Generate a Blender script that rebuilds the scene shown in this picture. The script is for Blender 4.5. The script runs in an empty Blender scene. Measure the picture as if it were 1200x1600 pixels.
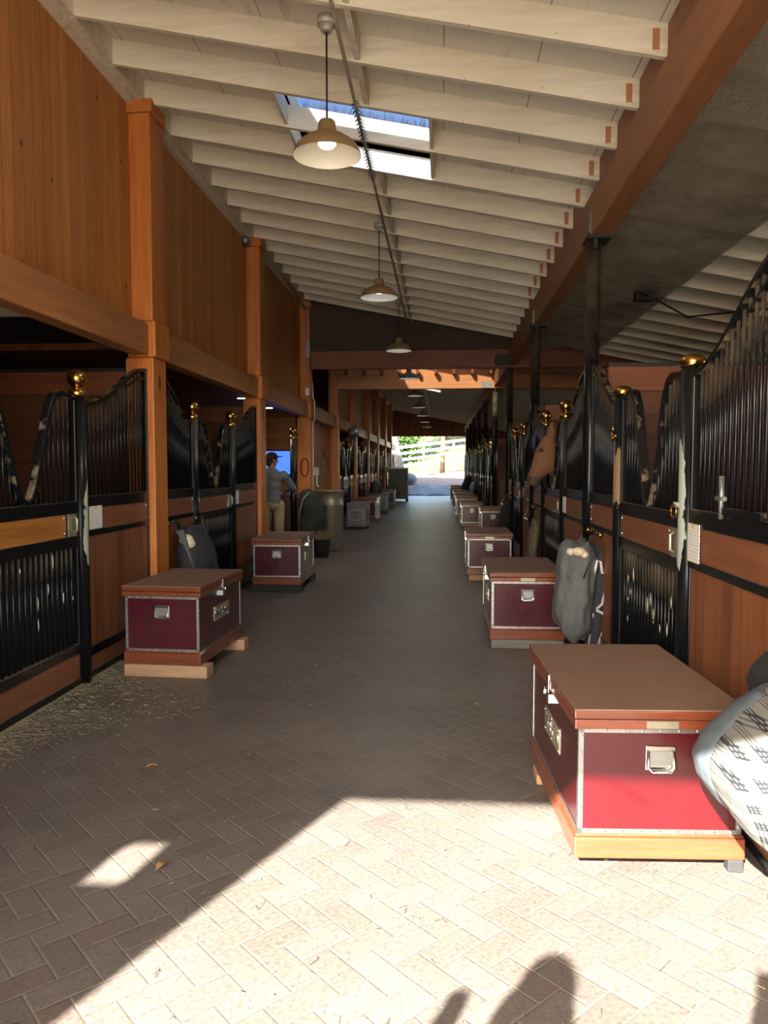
import bpy, math, random
from mathutils import Vector, Matrix
R = random.Random(7)
D2R = math.radians
scene = bpy.context.scene
COL = scene.collection

# ------------------------------------------------------------------ materials
def lin(c):
    return tuple((x/12.92 if x <= 0.04045 else ((x+0.055)/1.055)**2.4) for x in c)
def rgb(r, g, b):
    return lin((r/255, g/255, b/255)) + (1.0,)

class NT:
    """small helper round a node tree"""
    def __init__(s, name):
        s.m = bpy.data.materials.new(name); s.m.use_nodes = True
        s.t = s.m.node_tree; s.t.nodes.clear()
        s.out = s.t.nodes.new('ShaderNodeOutputMaterial')
        s.p = s.t.nodes.new('ShaderNodeBsdfPrincipled')
        s.t.links.new(s.p.outputs[0], s.out.inputs[0])
    def n(s, kind, **kw):
        nd = s.t.nodes.new(kind)
        for k, v in kw.items(): setattr(nd, k, v)
        return nd
    def l(s, a, b): s.t.links.new(a, b)
    def val(s, sock, v):
        if isinstance(v, bpy.types.NodeSocket): s.l(v, sock)
        else: sock.default_value = v
    def math(s, op, a, b=None, c=None, clamp=False):
        nd = s.n('ShaderNodeMath', operation=op); nd.use_clamp = clamp
        s.val(nd.inputs[0], a)
        if b is not None: s.val(nd.inputs[1], b)
        if c is not None: s.val(nd.inputs[2], c)
        return nd.outputs[0]
    def mix(s, f, a, b):
        nd = s.n('ShaderNodeMix', data_type='RGBA')
        s.val(nd.inputs[0], f); s.val(nd.inputs[6], a); s.val(nd.inputs[7], b)
        return nd.outputs[2]
    def mul(s, f, a, b):
        nd = s.n('ShaderNodeMix', data_type='RGBA', blend_type='MULTIPLY')
        s.val(nd.inputs[0], f); s.val(nd.inputs[6], a); s.val(nd.inputs[7], b)
        return nd.outputs[2]
    def coord(s, scale=(1, 1, 1), rot=(0, 0, 0), which='Object'):
        tc = s.n('ShaderNodeTexCoord'); mp = s.n('ShaderNodeMapping')
        s.l(tc.outputs[which], mp.inputs[0])
        mp.inputs['Scale'].default_value = scale; mp.inputs['Rotation'].default_value = rot
        return mp.outputs[0]
    def noise(s, vec, scale=5, detail=4, rough=.55, dist=0):
        nd = s.n('ShaderNodeTexNoise'); s.l(vec, nd.inputs['Vector'])
        nd.inputs['Scale'].default_value = scale; nd.inputs['Detail'].default_value = detail
        nd.inputs['Roughness'].default_value = rough; nd.inputs['Distortion'].default_value = dist
        return nd.outputs['Fac']
    def ramp(s, f, stops):
        nd = s.n('ShaderNodeValToRGB'); s.l(f, nd.inputs[0])
        e = nd.color_ramp.elements
        while len(e) < len(stops): e.new(.5)
        for k, (p, c) in enumerate(stops):
            e[k].position = p; e[k].color = c if len(c) == 4 else (*c, 1)
        return nd.outputs[0]
    def sep(s, vec):
        nd = s.n('ShaderNodeSeparateXYZ'); s.l(vec, nd.inputs[0]); return nd.outputs
    def bump(s, h, strength=.3, dist=.01):
        nd = s.n('ShaderNodeBump'); s.l(h, nd.inputs['Height'])
        nd.inputs['Strength'].default_value = strength; nd.inputs['Distance'].default_value = dist
        s.l(nd.outputs[0], s.p.inputs['Normal'])
    def base(s, c): s.val(s.p.inputs['Base Color'], c)
    def rough(s, v): s.val(s.p.inputs['Roughness'], v)
    def rnd(s):
        return s.n('ShaderNodeObjectInfo').outputs['Random']

W1 = (1, 1, 1, 1); K1 = (0, 0, 0, 1)

def plain(name, c, rough=.6, metal=0, var=.25, nscale=6, bump=0, coat=0, spec=.5):
    t = NT(name)
    v = t.noise(t.coord(), nscale, 5)
    k = 1-var
    t.base(t.mix(t.ramp(v, [(.3, K1), (.7, W1)]), tuple(x*k for x in c[:3])+(1,), c))
    t.rough(rough); t.p.inputs['Metallic'].default_value = metal
    t.p.inputs['Specular IOR Level'].default_value = spec
    if coat:
        t.p.inputs['Coat Weight'].default_value = coat; t.p.inputs['Coat Roughness'].default_value = .06
    if bump: t.bump(v, bump)
    return t.m

def wood(name, c1, c2, grain='z', board=None, across='y', rough=.5, line=.35, knots=0, coat=0, dust=None, bvar=.35):
    """stained timber: grain stretched along one axis, optional boards across another"""
    t = NT(name)
    st = {'x': (.6, 9, 9), 'y': (9, .6, 9), 'z': (9, 9, .6)}[grain]
    g = t.noise(t.coord(st), 2.2, 6, .6, .6)
    fine = t.noise(t.coord(tuple(x*5 for x in st)), 3, 3, .6)
    f = t.math('ADD', t.math('MULTIPLY', g, .7), t.math('MULTIPLY', fine, .3))
    col = t.mix(t.ramp(f, [(.35, K1), (.65, W1)]), c1, c2)
    h = f
    if board:
        o = t.sep(t.coord())
        u = t.math('DIVIDE', o['XYZ'.index(across.upper())], board)
        fr = t.math('FRACT', u); idx = t.math('FLOOR', u)
        wn = t.n('ShaderNodeTexWhiteNoise', noise_dimensions='1D'); t.l(idx, wn.inputs['W'])
        col = t.mul(1, col, t.ramp(wn.outputs['Value'], [(0, (1-bvar,)*3), (1, (1.08, 1.06, 1.02))]))
        d = t.math('MINIMUM', fr, t.math('SUBTRACT', 1, fr))
        ln = t.math('LESS_THAN', d, .03)
        col = t.mul(t.math('MULTIPLY', ln, line), col, (.25, .2, .18, 1))
        h = t.math('SUBTRACT', t.math('MULTIPLY', f, .3), ln)
    if knots:
        vo = t.n('ShaderNodeTexVoronoi'); kst = {'x': (.5, 1, 1), 'y': (1, .5, 1), 'z': (1, 1, .5)}[grain]
        t.l(t.coord(kst), vo.inputs['Vector']); vo.inputs['Scale'].default_value = knots
        col = t.mul(t.math('LESS_THAN', vo.outputs['Distance'], .075), col, (.3, .2, .15, 1))
    if dust:
        nm = t.sep(t.n('ShaderNodeNewGeometry').outputs['Normal'])[2]
        up = t.math('MULTIPLY', t.ramp(nm, [(.6, K1), (.9, W1)]), t.ramp(t.noise(t.coord(), 9, 5), [(.25, K1), (.55, W1)]))
        col = t.mix(up, col, dust)
    t.base(col); t.rough(rough)
    if coat:
        t.p.inputs['Coat Weight'].default_value = coat; t.p.inputs['Coat Roughness'].default_value = .08
    t.bump(h, .25, .006)
    return t.m

M = {}
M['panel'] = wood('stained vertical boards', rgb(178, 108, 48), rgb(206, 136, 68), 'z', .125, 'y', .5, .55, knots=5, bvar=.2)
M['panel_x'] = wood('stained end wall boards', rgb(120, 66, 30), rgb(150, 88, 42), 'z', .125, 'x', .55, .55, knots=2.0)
M['timber'] = wood('orange stained timber', rgb(172, 96, 34), rgb(206, 124, 50), 'z', rough=.45, knots=2.2)
M['timber_y'] = wood('orange stained beam', rgb(150, 96, 56), rgb(178, 120, 72), 'y', rough=.5, knots=1.6)
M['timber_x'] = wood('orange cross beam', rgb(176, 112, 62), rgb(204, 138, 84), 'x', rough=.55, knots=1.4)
M['beam_y'] = wood('red brown glulam beam', rgb(138, 88, 52), rgb(164, 108, 66), 'y', rough=.55)
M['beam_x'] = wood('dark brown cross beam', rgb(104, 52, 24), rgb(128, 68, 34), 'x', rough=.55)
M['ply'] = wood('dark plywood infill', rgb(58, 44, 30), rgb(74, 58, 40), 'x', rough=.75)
M['soffit'] = wood('wood soffit', rgb(110, 60, 26), rgb(136, 78, 36), 'y', .13, 'x', .6, .5)
M['hplank'] = wood('horizontal planks', rgb(130, 74, 34), rgb(164, 98, 48), 'x', .14, 'z', .55, .6, knots=2.2)
M['hplank_y'] = wood('horizontal wall planks', rgb(130, 74, 34), rgb(164, 98, 48), 'y', .14, 'z', .55, .6, knots=2.2)
M['stall_wood'] = wood('stall partition planks', rgb(82, 43, 22), rgb(104, 57, 30), 'x', .2, 'z', .6, .6)
M['stall_board'] = wood('stall front boards', rgb(112, 66, 38), rgb(142, 88, 54), 'z', .115, 'y', .45, .7, bvar=.25)
M['stall_band'] = wood('stall band plank', rgb(112, 66, 40), rgb(138, 86, 56), 'y', rough=.45)
M['band_honey'] = wood('honey band plank', rgb(150, 92, 36), rgb(186, 122, 56), 'y', rough=.4)
M['varnish'] = wood('varnished trunk timber', rgb(98, 46, 26), rgb(126, 64, 38), 'x', rough=.3, coat=.5)
M['varnish_y'] = wood('varnished trunk timber side', rgb(132, 62, 27), rgb(168, 86, 40), 'y', rough=.3, coat=.5)
M['block'] = wood('rough lumber', rgb(150, 112, 82), rgb(180, 140, 104), 'x', rough=.8)
M['block_grey'] = wood('grey weathered lumber', rgb(92, 90, 82), rgb(120, 116, 106), 'x', rough=.8)
M['bare'] = wood('bare wood end', rgb(160, 100, 58), rgb(190, 128, 80), 'z', rough=.7)
M['lidtop'] = plain('dusty brown lid board', rgb(128, 98, 80), .55, 0, .16, 5)
M['brass'] = plain('brass', rgb(196, 150, 78), .24, 1, .2, 9)
M['alu'] = plain('aluminium edging', rgb(168, 166, 160), .4, 1, .25, 30)
M['chrome'] = plain('chrome fitting', rgb(216, 214, 206), .2, 1, .1, 20)
M['steel'] = plain('grey steel', rgb(150, 148, 142), .45, .8, .25, 12)
M['galv'] = plain('galvanised sheet', rgb(148, 138, 116), .42, .55, .22, 4)
M['conduit'] = plain('grey conduit', rgb(176, 168, 152), .5, .3, .2, 12)
M['tan'] = plain('tan enamel shade', rgb(158, 128, 88), .38, .25, .2, 7)
M['whiteenamel'] = plain('white enamel', rgb(238, 234, 222), .4, 0, .08, 5)
M['black'] = plain('matt black', rgb(26, 26, 27), .6)
M['rubber'] = plain('rubber', rgb(40, 39, 38), .8, 0, .3, 8)
M['rubbermat'] = plain('rubber mat', rgb(50, 50, 51), .6, 0, .6, 3.5, bump=1)
M['paper'] = None
M['grey_cloth'] = plain('grey quilted cloth', rgb(92, 94, 92), .85, 0, .2, 14, bump=.15)
M['dark_cloth'] = plain('charcoal cloth', rgb(52, 52, 56), .9, 0, .3, 14, bump=.15)
M['black_cloth'] = plain('black cloth', rgb(28, 30, 31), .9, 0, .3, 12, bump=.15)
M['blue_cloth'] = plain('pale blue cloth', rgb(126, 156, 178), .85, 0, .2, 9)
M['lining'] = plain('pale grey lining', rgb(84, 92, 96), .85, 0, .12, 12)
M['piping'] = plain('light grey binding', rgb(196, 188, 184), .8, 0, .12, 20)
M['fleece'] = plain('cream fleece', rgb(222, 206, 178), .95, 0, .2, 30, bump=.5)
M['maroon'] = plain('maroon laminate', rgb(70, 5, 13), .3, 0, .22, 3, coat=.45)
M['maroon_dark'] = plain('dark plum laminate', rgb(74, 20, 30), .25, 0, .2, 3, coat=.8)
M['grey_trunk'] = plain('grey painted trunk', rgb(126, 126, 128), .5, 0, .18, 4)
M['navy_trunk'] = plain('dark trunk sheeting', rgb(40, 36, 46), .4, 0, .2, 4)
M['plate'] = plain('engraved nickel plate', rgb(172, 164, 140), .35, .6, .2, 14)
M['skin'] = plain('skin', rgb(178, 126, 98), .55, 0, .1, 8)
M['skin2'] = plain('tanned skin', rgb(150, 98, 72), .55, 0, .1, 8)
M['hoodie'] = plain('grey blue hoodie', rgb(104, 112, 120), .9, 0, .2, 10)
M['khaki'] = plain('khaki trousers', rgb(176, 158, 128), .9, 0, .15, 8)
M['denim'] = plain('denim', rgb(60, 74, 100), .9, 0, .2, 12)
M['cap'] = plain('dark cap cloth', rgb(44, 38, 36), .9)
M['hair'] = plain('brown hair', rgb(60, 40, 28), .7)
M['shoe'] = plain('shoe leather', rgb(54, 40, 30), .6)
M['dirt'] = plain('stall bedding earth', rgb(112, 90, 66), .95, 0, .35, 5, bump=.4)
M['ground'] = plain('pale outdoor dirt', rgb(176, 166, 148), .95, 0, .15, 1.5, bump=.3)
M['slope_dirt'] = plain('brown track dirt', rgb(120, 98, 82), .95, 0, .25, 1.5, bump=.3)
M['hill'] = plain('dry grass slope', rgb(104, 112, 48), .95, 0, .4, 1.2, bump=.4)
M['fence'] = plain('white painted fence', rgb(196, 194, 188), .6, 0, .06, 4)
M['rockm'] = plain('grey boulder', rgb(100, 100, 106), .85, 0, .35, 5, bump=.6)
M['barkpale'] = plain('pale mottled bark', rgb(140, 130, 112), .85, 0, .5, 5, bump=.6)
M['bark'] = plain('brown bark', rgb(120, 98, 70), .9, 0, .4, 6, bump=.6)
M['leaf'] = plain('green leaves', rgb(72, 104, 40), .6, 0, .5, .6)
M['leaf2'] = plain('yellow green leaves', rgb(104, 124, 50), .6, 0, .5, .6)
M['leaf3'] = plain('dark green leaves', rgb(50, 80, 38), .6, 0, .5, .6)
M['hay'] = plain('hay stems', rgb(190, 172, 128), .9, 0, .3, 40)
M['haygreen'] = plain('green hay', rgb(150, 140, 88), .9, 0, .3, 40)
M['needle'] = plain('dry pine needles', rgb(70, 56, 46), .9, 0, .3, 40)
M['dryleaf'] = plain('dry leaf', rgb(176, 128, 74), .8, 0, .3, 30)
M['leather'] = plain('dark leather strap', rgb(44, 34, 28), .5, 0, .3, 18)
M['outside_wall'] = plain('barn cladding outside', rgb(110, 74, 48), .7, 0, .2, 3)
M['roofdeck_out'] = plain('roofing', rgb(80, 74, 68), .9)

def mk_white():
    t = NT('white painted timber')
    c = t.coord()
    a = t.noise(t.coord((.5, 5, 5)), 3, 5, .6)
    col = t.mix(t.ramp(a, [(.35, K1), (.7, W1)]), rgb(214, 200, 172), rgb(232, 220, 196))
    sp = t.noise(c, 22, 3, .6)
    col = t.mul(t.math('MULTIPLY', t.math('GREATER_THAN', sp, .71), .5), col, rgb(150, 112, 74))
    st = t.noise(t.coord((.25, 1.5, 1.5)), 2.4, 5, .7)
    col = t.mul(t.ramp(st, [(.55, K1), (.8, (.55,)*3)]), col, rgb(168, 140, 106))
    t.base(col); t.rough(.6); t.bump(a, .15, .004)
    return t.m
M['white'] = mk_white()

def mk_deck():
    t = NT('painted ceiling deck')
    o = t.sep(t.coord())
    a = t.noise(t.coord(), 3, 5, .6)
    col = t.mix(a, rgb(206, 198, 180), rgb(226, 219, 202))
    fr = t.math('FRACT', t.math('DIVIDE', o[0], .62))
    ln = t.math('LESS_THAN', fr, .012)
    col = t.mul(t.math('MULTIPLY', ln, .7), col, rgb(90, 76, 60))
    st = t.noise(t.coord((2, .3, 1)), 4, 4, .7)
    col = t.mul(t.ramp(st, [(.58, K1), (.85, (.6,)*3)]), col, rgb(160, 136, 106))
    t.base(col); t.rough(.65)
    return t.m
M['deck'] = mk_deck()

def mk_black_paint():
    t = NT('black enamel steel')
    c = t.coord()
    n = t.noise(c, 7, 6, .65)
    wear = t.math('GREATER_THAN', t.noise(t.coord((1, 1, .35)), 9, 5, .6), .76)
    col = t.mix(n, (.004, .0043, .0052, 1), (.008, .0085, .0098, 1)); t.p.inputs['Specular IOR Level'].default_value = .32
    nm = t.sep(t.n('ShaderNodeNewGeometry').outputs['Normal'])[2]
    up = t.math('MULTIPLY', t.ramp(nm, [(.35, K1), (.8, W1)]), t.ramp(t.noise(c, 5, 5), [(.3, K1), (.6, (.75,)*3)]))
    col = t.mix(up, col, rgb(120, 104, 84))
    col = t.mix(t.math('MULTIPLY', wear, .8), col, rgb(150, 152, 140))
    t.base(col); t.rough(t.math('ADD', .26, t.math('MULTIPLY', up, .5)))
    return t.m
M['paint'] = mk_black_paint()

def mk_worn(name, d, lo, hi, c):
    """black enamel chewed to bare metal along one side of a post"""
    t = NT(name)
    o = t.sep(t.coord())
    n = t.noise(t.coord((3, 3, .8)), 7, 6, .65)
    nv = t.n('ShaderNodeVectorMath', operation='DOT_PRODUCT'); t.l(t.n('ShaderNodeNewGeometry').outputs['Normal'], nv.inputs[0]); nv.inputs[1].default_value = d
    zz = t.math('DIVIDE', o[2], 2.2)
    zb = t.ramp(zz, [(lo/2.2, K1), (lo/2.2+.1, W1), (hi/2.2-.12, W1), (hi/2.2, K1)])
    v = t.math('ADD', t.math('MULTIPLY', nv.outputs['Value'], .6), t.math('ADD', t.math('MULTIPLY', n, .9), t.math('MULTIPLY', zb, .5)))
    band = t.math('GREATER_THAN', v, 1.22)
    col = t.mix(band, (.006, .0065, .0075, 1), c)
    t.base(col); t.rough(t.math('ADD', .26, t.math('MULTIPLY', band, .4))); t.p.inputs['Specular IOR Level'].default_value = .32
    return t.m
WORN = {(-1, 'far'): mk_worn('worn enamel, post side', (.9, .43, 0), .75, 1.6, rgb(160, 158, 136)),
        (1, 'near'): mk_worn('worn enamel, nearest post', (-.95, .25, 0), .95, 1.85, rgb(150, 158, 146)),
        (1, 'far'): mk_worn('worn enamel, second post', (-.7, -.7, 0), 1.2, 1.8, rgb(128, 104, 76))}

def mk_rail():
    t = NT('dusty chewed rail')
    c = t.coord()
    n = t.ramp(t.noise(c, 4.5, 6, .65), [(.52, K1), (.64, W1)])
    nm = t.sep(t.n('ShaderNodeNewGeometry').outputs['Normal'])
    nx = t.math('ABSOLUTE', nm[0])
    edge = t.math('LESS_THAN', nx, .5)
    f = t.math('MULTIPLY', t.math('MULTIPLY', n, edge), .85)
    col = t.mix(f, (.007, .0075, .008, 1), rgb(150, 130, 104)); t.p.inputs['Specular IOR Level'].default_value = .4
    t.base(col); t.rough(t.math('ADD', .25, t.math('MULTIPLY', f, .5)))
    return t.m
M['rail'] = mk_rail()

def mk_floor():
    """herringbone pavers laid at 45 degrees, sandy joints"""
    t = NT('herringbone brick paving')
    w = .102
    o = t.sep(t.coord((1/w, 1/w, 1/w), (0, 0, D2R(45))))
    u, v = o[0], o[1]
    i, j = t.math('FLOOR', u), t.math('FLOOR', v)
    fu, fv = t.math('FRACT', u), t.math('FRACT', v)
    m = t.math('FLOORED_MODULO', t.math('SUBTRACT', i, j), 4.0)
    m1 = t.math('COMPARE', m, 1, .3); m2 = t.math('COMPARE', m, 2, .3)
    hor = t.math('LESS_THAN', m, 1.5)
    lx = t.math('ADD', fu, m1); ly = t.math('ADD', fv, m2)
    wx = t.math('ADD', 1, hor); wy = t.math('SUBTRACT', 2, hor)
    d = t.math('MINIMUM', t.math('MINIMUM', lx, t.math('SUBTRACT', wx, lx)), t.math('MINIMUM', ly, t.math('SUBTRACT', wy, ly)))
    cid = t.n('ShaderNodeCombineXYZ'); t.l(t.math('SUBTRACT', i, m1), cid.inputs[0]); t.l(t.math('SUBTRACT', j, m2), cid.inputs[1])
    wn = t.n('ShaderNodeTexWhiteNoise', noise_dimensions='3D'); t.l(cid.outputs[0], wn.inputs['Vector'])
    nz = t.noise(t.coord(), 60, 5, .72); big = t.noise(t.coord(), .9, 4, .6)
    col = t.ramp(wn.outputs['Value'], [(0, rgb(118, 109, 101)), (.35, rgb(124, 115, 106)), (.7, rgb(130, 121, 112)), (1, rgb(124, 110, 101))])
    col = t.mul(1, col, t.ramp(nz, [(.32, (.62,)*3), (.47, (1,)*3), (.7, (1.35,)*3)]))
    col = t.mul(1, col, t.ramp(big, [(.3, (.8, .8, .79)), (.7, (1.15, 1.13, 1.1))]))
    jw = t.math('MULTIPLY', t.math('ADD', .5, big), .034)
    joint = t.math('LESS_THAN', d, jw)
    jcol = t.mix(nz, rgb(112, 101, 90), rgb(162, 150, 132))
    col = t.mix(t.math('MULTIPLY', joint, .9), col, jcol)
    col = t.mul(1, col, (.60, .59, .58, 1))
    t.base(col); t.rough(t.math('ADD', .34, t.math('MULTIPLY', nz, .2)))
    hd = t.ramp(d, [(.0, K1), (.06, W1)])
    t.bump(t.math('ADD', hd, t.math('MULTIPLY', nz, .35)), .35, .006)
    return t.m
M['floor'] = mk_floor()

def mk_paper():
    t = NT('printed notice')
    o = t.sep(t.coord())
    fr = t.math('FRACT', t.math('MULTIPLY', o[2], 60))
    row = t.math('LESS_THAN', fr, .3)
    seg = t.math('GREATER_THAN', t.noise(t.coord((1, 60, 30)), 2, 2), .52)
    f = t.math('MULTIPLY', row, seg)
    t.base(t.mix(t.math('MULTIPLY', f, .7), rgb(226, 222, 210), rgb(90, 88, 96))); t.rough(.7)
    return t.m
M['paper'] = mk_paper()

def mk_plaid():
    t = NT('white plaid cotton')
    def bands(co, s):
        fr = t.math('FRACT', t.math('MULTIPLY', co, s))
        fine = t.math('LESS_THAN', t.math('FRACT', t.math('MULTIPLY', co, s*6)), .45)
        return t.math('MULTIPLY', t.math('LESS_THAN', fr, .5), fine), t.math('LESS_THAN', fr, .5)
    o = t.sep(t.coord((1, 1, 1), (0, D2R(24), 0)))
    a, ab = bands(o[0], 19); b, bb = bands(o[2], 19)
    both = t.math('MULTIPLY', ab, bb)
    f = t.math('MULTIPLY', t.math('MAXIMUM', a, b), t.math('ADD', t.math('MULTIPLY', both, .4), .6))
    t.base(t.mix(f, rgb(108, 105, 97), rgb(22, 24, 27))); t.rough(.85)
    return t.m
M['plaid'] = mk_plaid()

def mk_camo():
    t = NT('patterned grey brown cloth')
    vo = t.n('ShaderNodeTexVoronoi'); t.l(t.coord(), vo.inputs['Vector']); vo.inputs['Scale'].default_value = 22
    t.base(t.ramp(vo.outputs['Distance'], [(.15, rgb(70, 58, 44)), (.35, rgb(132, 116, 92)), (.6, rgb(96, 84, 66))])); t.rough(.9)
    return t.m
M['camo'] = mk_camo()

def mk_net():
    """dusty bird netting: a fine square mesh, holes let light through"""
    t = NT('dusty square mesh netting')
    o = t.sep(t.coord())
    def wire(co):
        fr = t.math('FRACT', t.math('DIVIDE', co, .026)); return t.math('LESS_THAN', fr, .3)
    w = t.math('MAXIMUM', wire(o[0]), wire(o[1]))
    dust = t.ramp(t.noise(t.coord(), 2.2, 5, .65), [(.35, (.15,)*3), (.65, (.6,)*3)])
    a = t.math('MAXIMUM', w, dust)
    t.base(t.mix(t.noise(t.coord(), 5, 4), rgb(196, 178, 146), rgb(150, 132, 104))); t.rough(.9)
    t.l(a, t.p.inputs['Alpha'])
    return t.m
M['net'] = mk_net()

def mk_glass():
    t = NT('thin skylight glass')
    tr = t.n('ShaderNodeBsdfTransparent'); tr.inputs['Color'].default_value = (.34, .37, .42, 1); gl = t.n('ShaderNodeBsdfGlossy'); gl.inputs['Roughness'].default_value = .03
    fr = t.n('ShaderNodeFresnel'); fr.inputs['IOR'].default_value = 1.45
    mx = t.n('ShaderNodeMixShader'); t.l(t.math('MULTIPLY', fr.outputs[0], .25), mx.inputs[0]); t.l(tr.outputs[0], mx.inputs[1]); t.l(gl.outputs[0], mx.inputs[2])
    t.l(mx.outputs[0], t.out.inputs[0])
    return t.m
M['glass'] = mk_glass()

def mk_horse():
    t = NT('chestnut horse coat')
    o = t.sep(t.coord())
    n = t.noise(t.coord((2, 2, 1)), 14, 4)
    col = t.mix(n, rgb(92, 58, 32), rgb(122, 80, 46))
    # dark muzzle and lower legs
    mz = t.math('MULTIPLY', t.ramp(t.math('SUBTRACT', 1.49, o[2]), [(.0, K1), (.055, W1)]), t.math('LESS_THAN', o[0], 1.3))
    legs = t.ramp(t.math('SUBTRACT', .6, o[2]), [(0, K1), (.2, W1)])
    col = t.mix(t.math('MAXIMUM', t.math('MULTIPLY', mz, .85), t.math('MULTIPLY', legs, .8)), col, rgb(52, 42, 38))
    t.base(col); t.rough(.7)
    return t.m
M['horse'] = mk_horse()

def emit(name, c, s, pattern=None):
    t = NT(name)
    t.base((0, 0, 0, 1))
    t.p.inputs['Emission Color'].default_value = c
    t.p.inputs['Emission Strength'].default_value = s
    t.rough(.3)
    if pattern:
        o = t.sep(t.coord())
        row = t.math('LESS_THAN', t.math('FRACT', t.math('MULTIPLY', o[2], 22)), .22)
        seg = t.math('GREATER_THAN', t.noise(t.coord((9, 1, 22)), 2, 2), .55)
        t.l(t.mix(t.math('MULTIPLY', t.math('MULTIPLY', row, seg), .6), c, pattern), t.p.inputs['Emission Color'])
    return t.m
M['bulb_warm'] = emit('warm bulb', (1, .7, .36, 1), 2.5)
M['bulb_white'] = emit('white bulb', (.95, .97, 1, 1), 2.5)
M['downlight'] = emit('recessed light', (1, .78, .5, 1), 6)
M['screen'] = emit('bright blue screen', rgb(80, 130, 245), .36, rgb(40, 80, 190))

# ------------------------------------------------------------------ mesh builder
class MB:
    def __init__(s): s.v, s.f, s.mi, s.cur, s.sm, s.smooth = [], [], [], 0, [], False
    def mat(s, k): s.cur = k; return s
    def add(s, vs, fs, smooth=False):
        o = len(s.v); s.v += [tuple(p) for p in vs]
        for q in fs: s.f.append(tuple(o+x for x in q)); s.mi.append(s.cur); s.sm.append(smooth)
        return s
    def box(s, x0, x1, y0, y1, z0, z1):
        return s.add([(x0, y0, z0), (x1, y0, z0), (x1, y1, z0), (x0, y1, z0), (x0, y0, z1), (x1, y0, z1), (x1, y1, z1), (x0, y1, z1)],
                     [(3, 2, 1, 0), (4, 5, 6, 7), (0, 1, 5, 4), (1, 2, 6, 5), (2, 3, 7, 6), (3, 0, 4, 7)])
    def hexa(s, p):   # 8 corners, bottom ring then top ring
        return s.add(p, [(3, 2, 1, 0), (4, 5, 6, 7), (0, 1, 5, 4), (1, 2, 6, 5), (2, 3, 7, 6), (3, 0, 4, 7)])
    def loft(s, rings, cap=True, smooth=True):
        n = len(rings[0]); vs = [p for r in rings for p in r]; fs = []
        for a in range(len(rings)-1):
            for k in range(n):
                fs.append((a*n+k, a*n+(k+1) % n, (a+1)*n+(k+1) % n, (a+1)*n+k))
        s.add(vs, fs, smooth)
        if cap:
            o = len(s.v)-len(vs)
            for base, rev in ((o, True), (o+(len(rings)-1)*n, False)):
                q = tuple(range(base, base+n)); s.f.append(q[::-1] if rev else q); s.mi.append(s.cur); s.sm.append(False)
        return s
    def tube(s, pts, r, n=8, cap=True):
        pts = [Vector(p) for p in pts]; rr = r if isinstance(r, (list, tuple)) else [r]*len(pts)
        rings = []; up = None
        for k, p in enumerate(pts):
            a = pts[max(k-1, 0)]; b = pts[min(k+1, len(pts)-1)]
            d = (b-a).normalized()
            if up is None: up = Vector((0, 0, 1)) if abs(d.z) < .9 else Vector((1, 0, 0))
            e1 = d.cross(up)
            if e1.length < 1e-4: e1 = d.cross(Vector((0, 1, 0)))
            e1.normalize(); e2 = e1.cross(d); up = e2
            rings.append([p + rr[k]*(math.cos(2*math.pi*q/n)*e1 + math.sin(2*math.pi*q/n)*e2) for q in range(n)])
        return s.loft(rings, cap)
    def lathe(s, prof, c=(0, 0, 0), n=20):
        return s.loft([[(c[0]+r*math.cos(2*math.pi*k/n), c[1]+r*math.sin(2*math.pi*k/n), c[2]+z) for k in range(n)] for r, z in prof], True)
    def ell(s, c, r, n=14, m=9, rot=None):
        rings = []
        for a in range(m+1):
            t = math.pi*(a+.02)/(m+.04); z = -math.cos(t); q = math.sin(t)
            ring = []
            for k in range(n):
                p = Vector((r[0]*q*math.cos(2*math.pi*k/n), r[1]*q*math.sin(2*math.pi*k/n), r[2]*z))
                if rot: p = rot @ p
                ring.append(p+Vector(c))
            rings.append(ring)
        return s.loft(rings)
    def cap(s, p0, r0, p1, r1, n=12):
        """tapered capsule"""
        p0, p1 = Vector(p0), Vector(p1); d = p1-p0; L = d.length; d.normalize()
        pts, rr = [], []
        for a in range(5):
            t = math.pi/2*a/4; pts.append(p0-d*r0*math.cos(t)); rr.append(max(r0*math.sin(t), r0*.05))
        for a in range(5):
            t = math.pi/2*a/4; pts.append(p1+d*r1*math.sin(t)); rr.append(max(r1*math.cos(t), r1*.05))
        return s.tube(pts, rr, n)
    def build(s, name, mats, parent=None, bevel=0, remesh=0, smooth_it=0):
        me = bpy.data.meshes.new(name)
        me.from_pydata(s.v, [], s.f)
        if not isinstance(mats, (list, tuple)): mats = [mats]
        for m in mats: me.materials.append(m)
        me.polygons.foreach_set('material_index', s.mi)
        me.polygons.foreach_set('use_smooth', s.sm)
        me.update()
        o = bpy.data.objects.new(name, me); COL.objects.link(o)
        if parent is not None: o.parent = parent
        if remesh:
            r = o.modifiers.new('r', 'REMESH'); r.mode = 'VOXEL'; r.voxel_size = remesh; r.use_smooth_shade = True
            if smooth_it:
                q = o.modifiers.new('s', 'SMOOTH'); q.factor = .5; q.iterations = smooth_it
        if bevel:
            b = o.modifiers.new('b', 'BEVEL'); b.width = bevel; b.segments = 2; b.limit_method = 'ANGLE'
        return o

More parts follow.
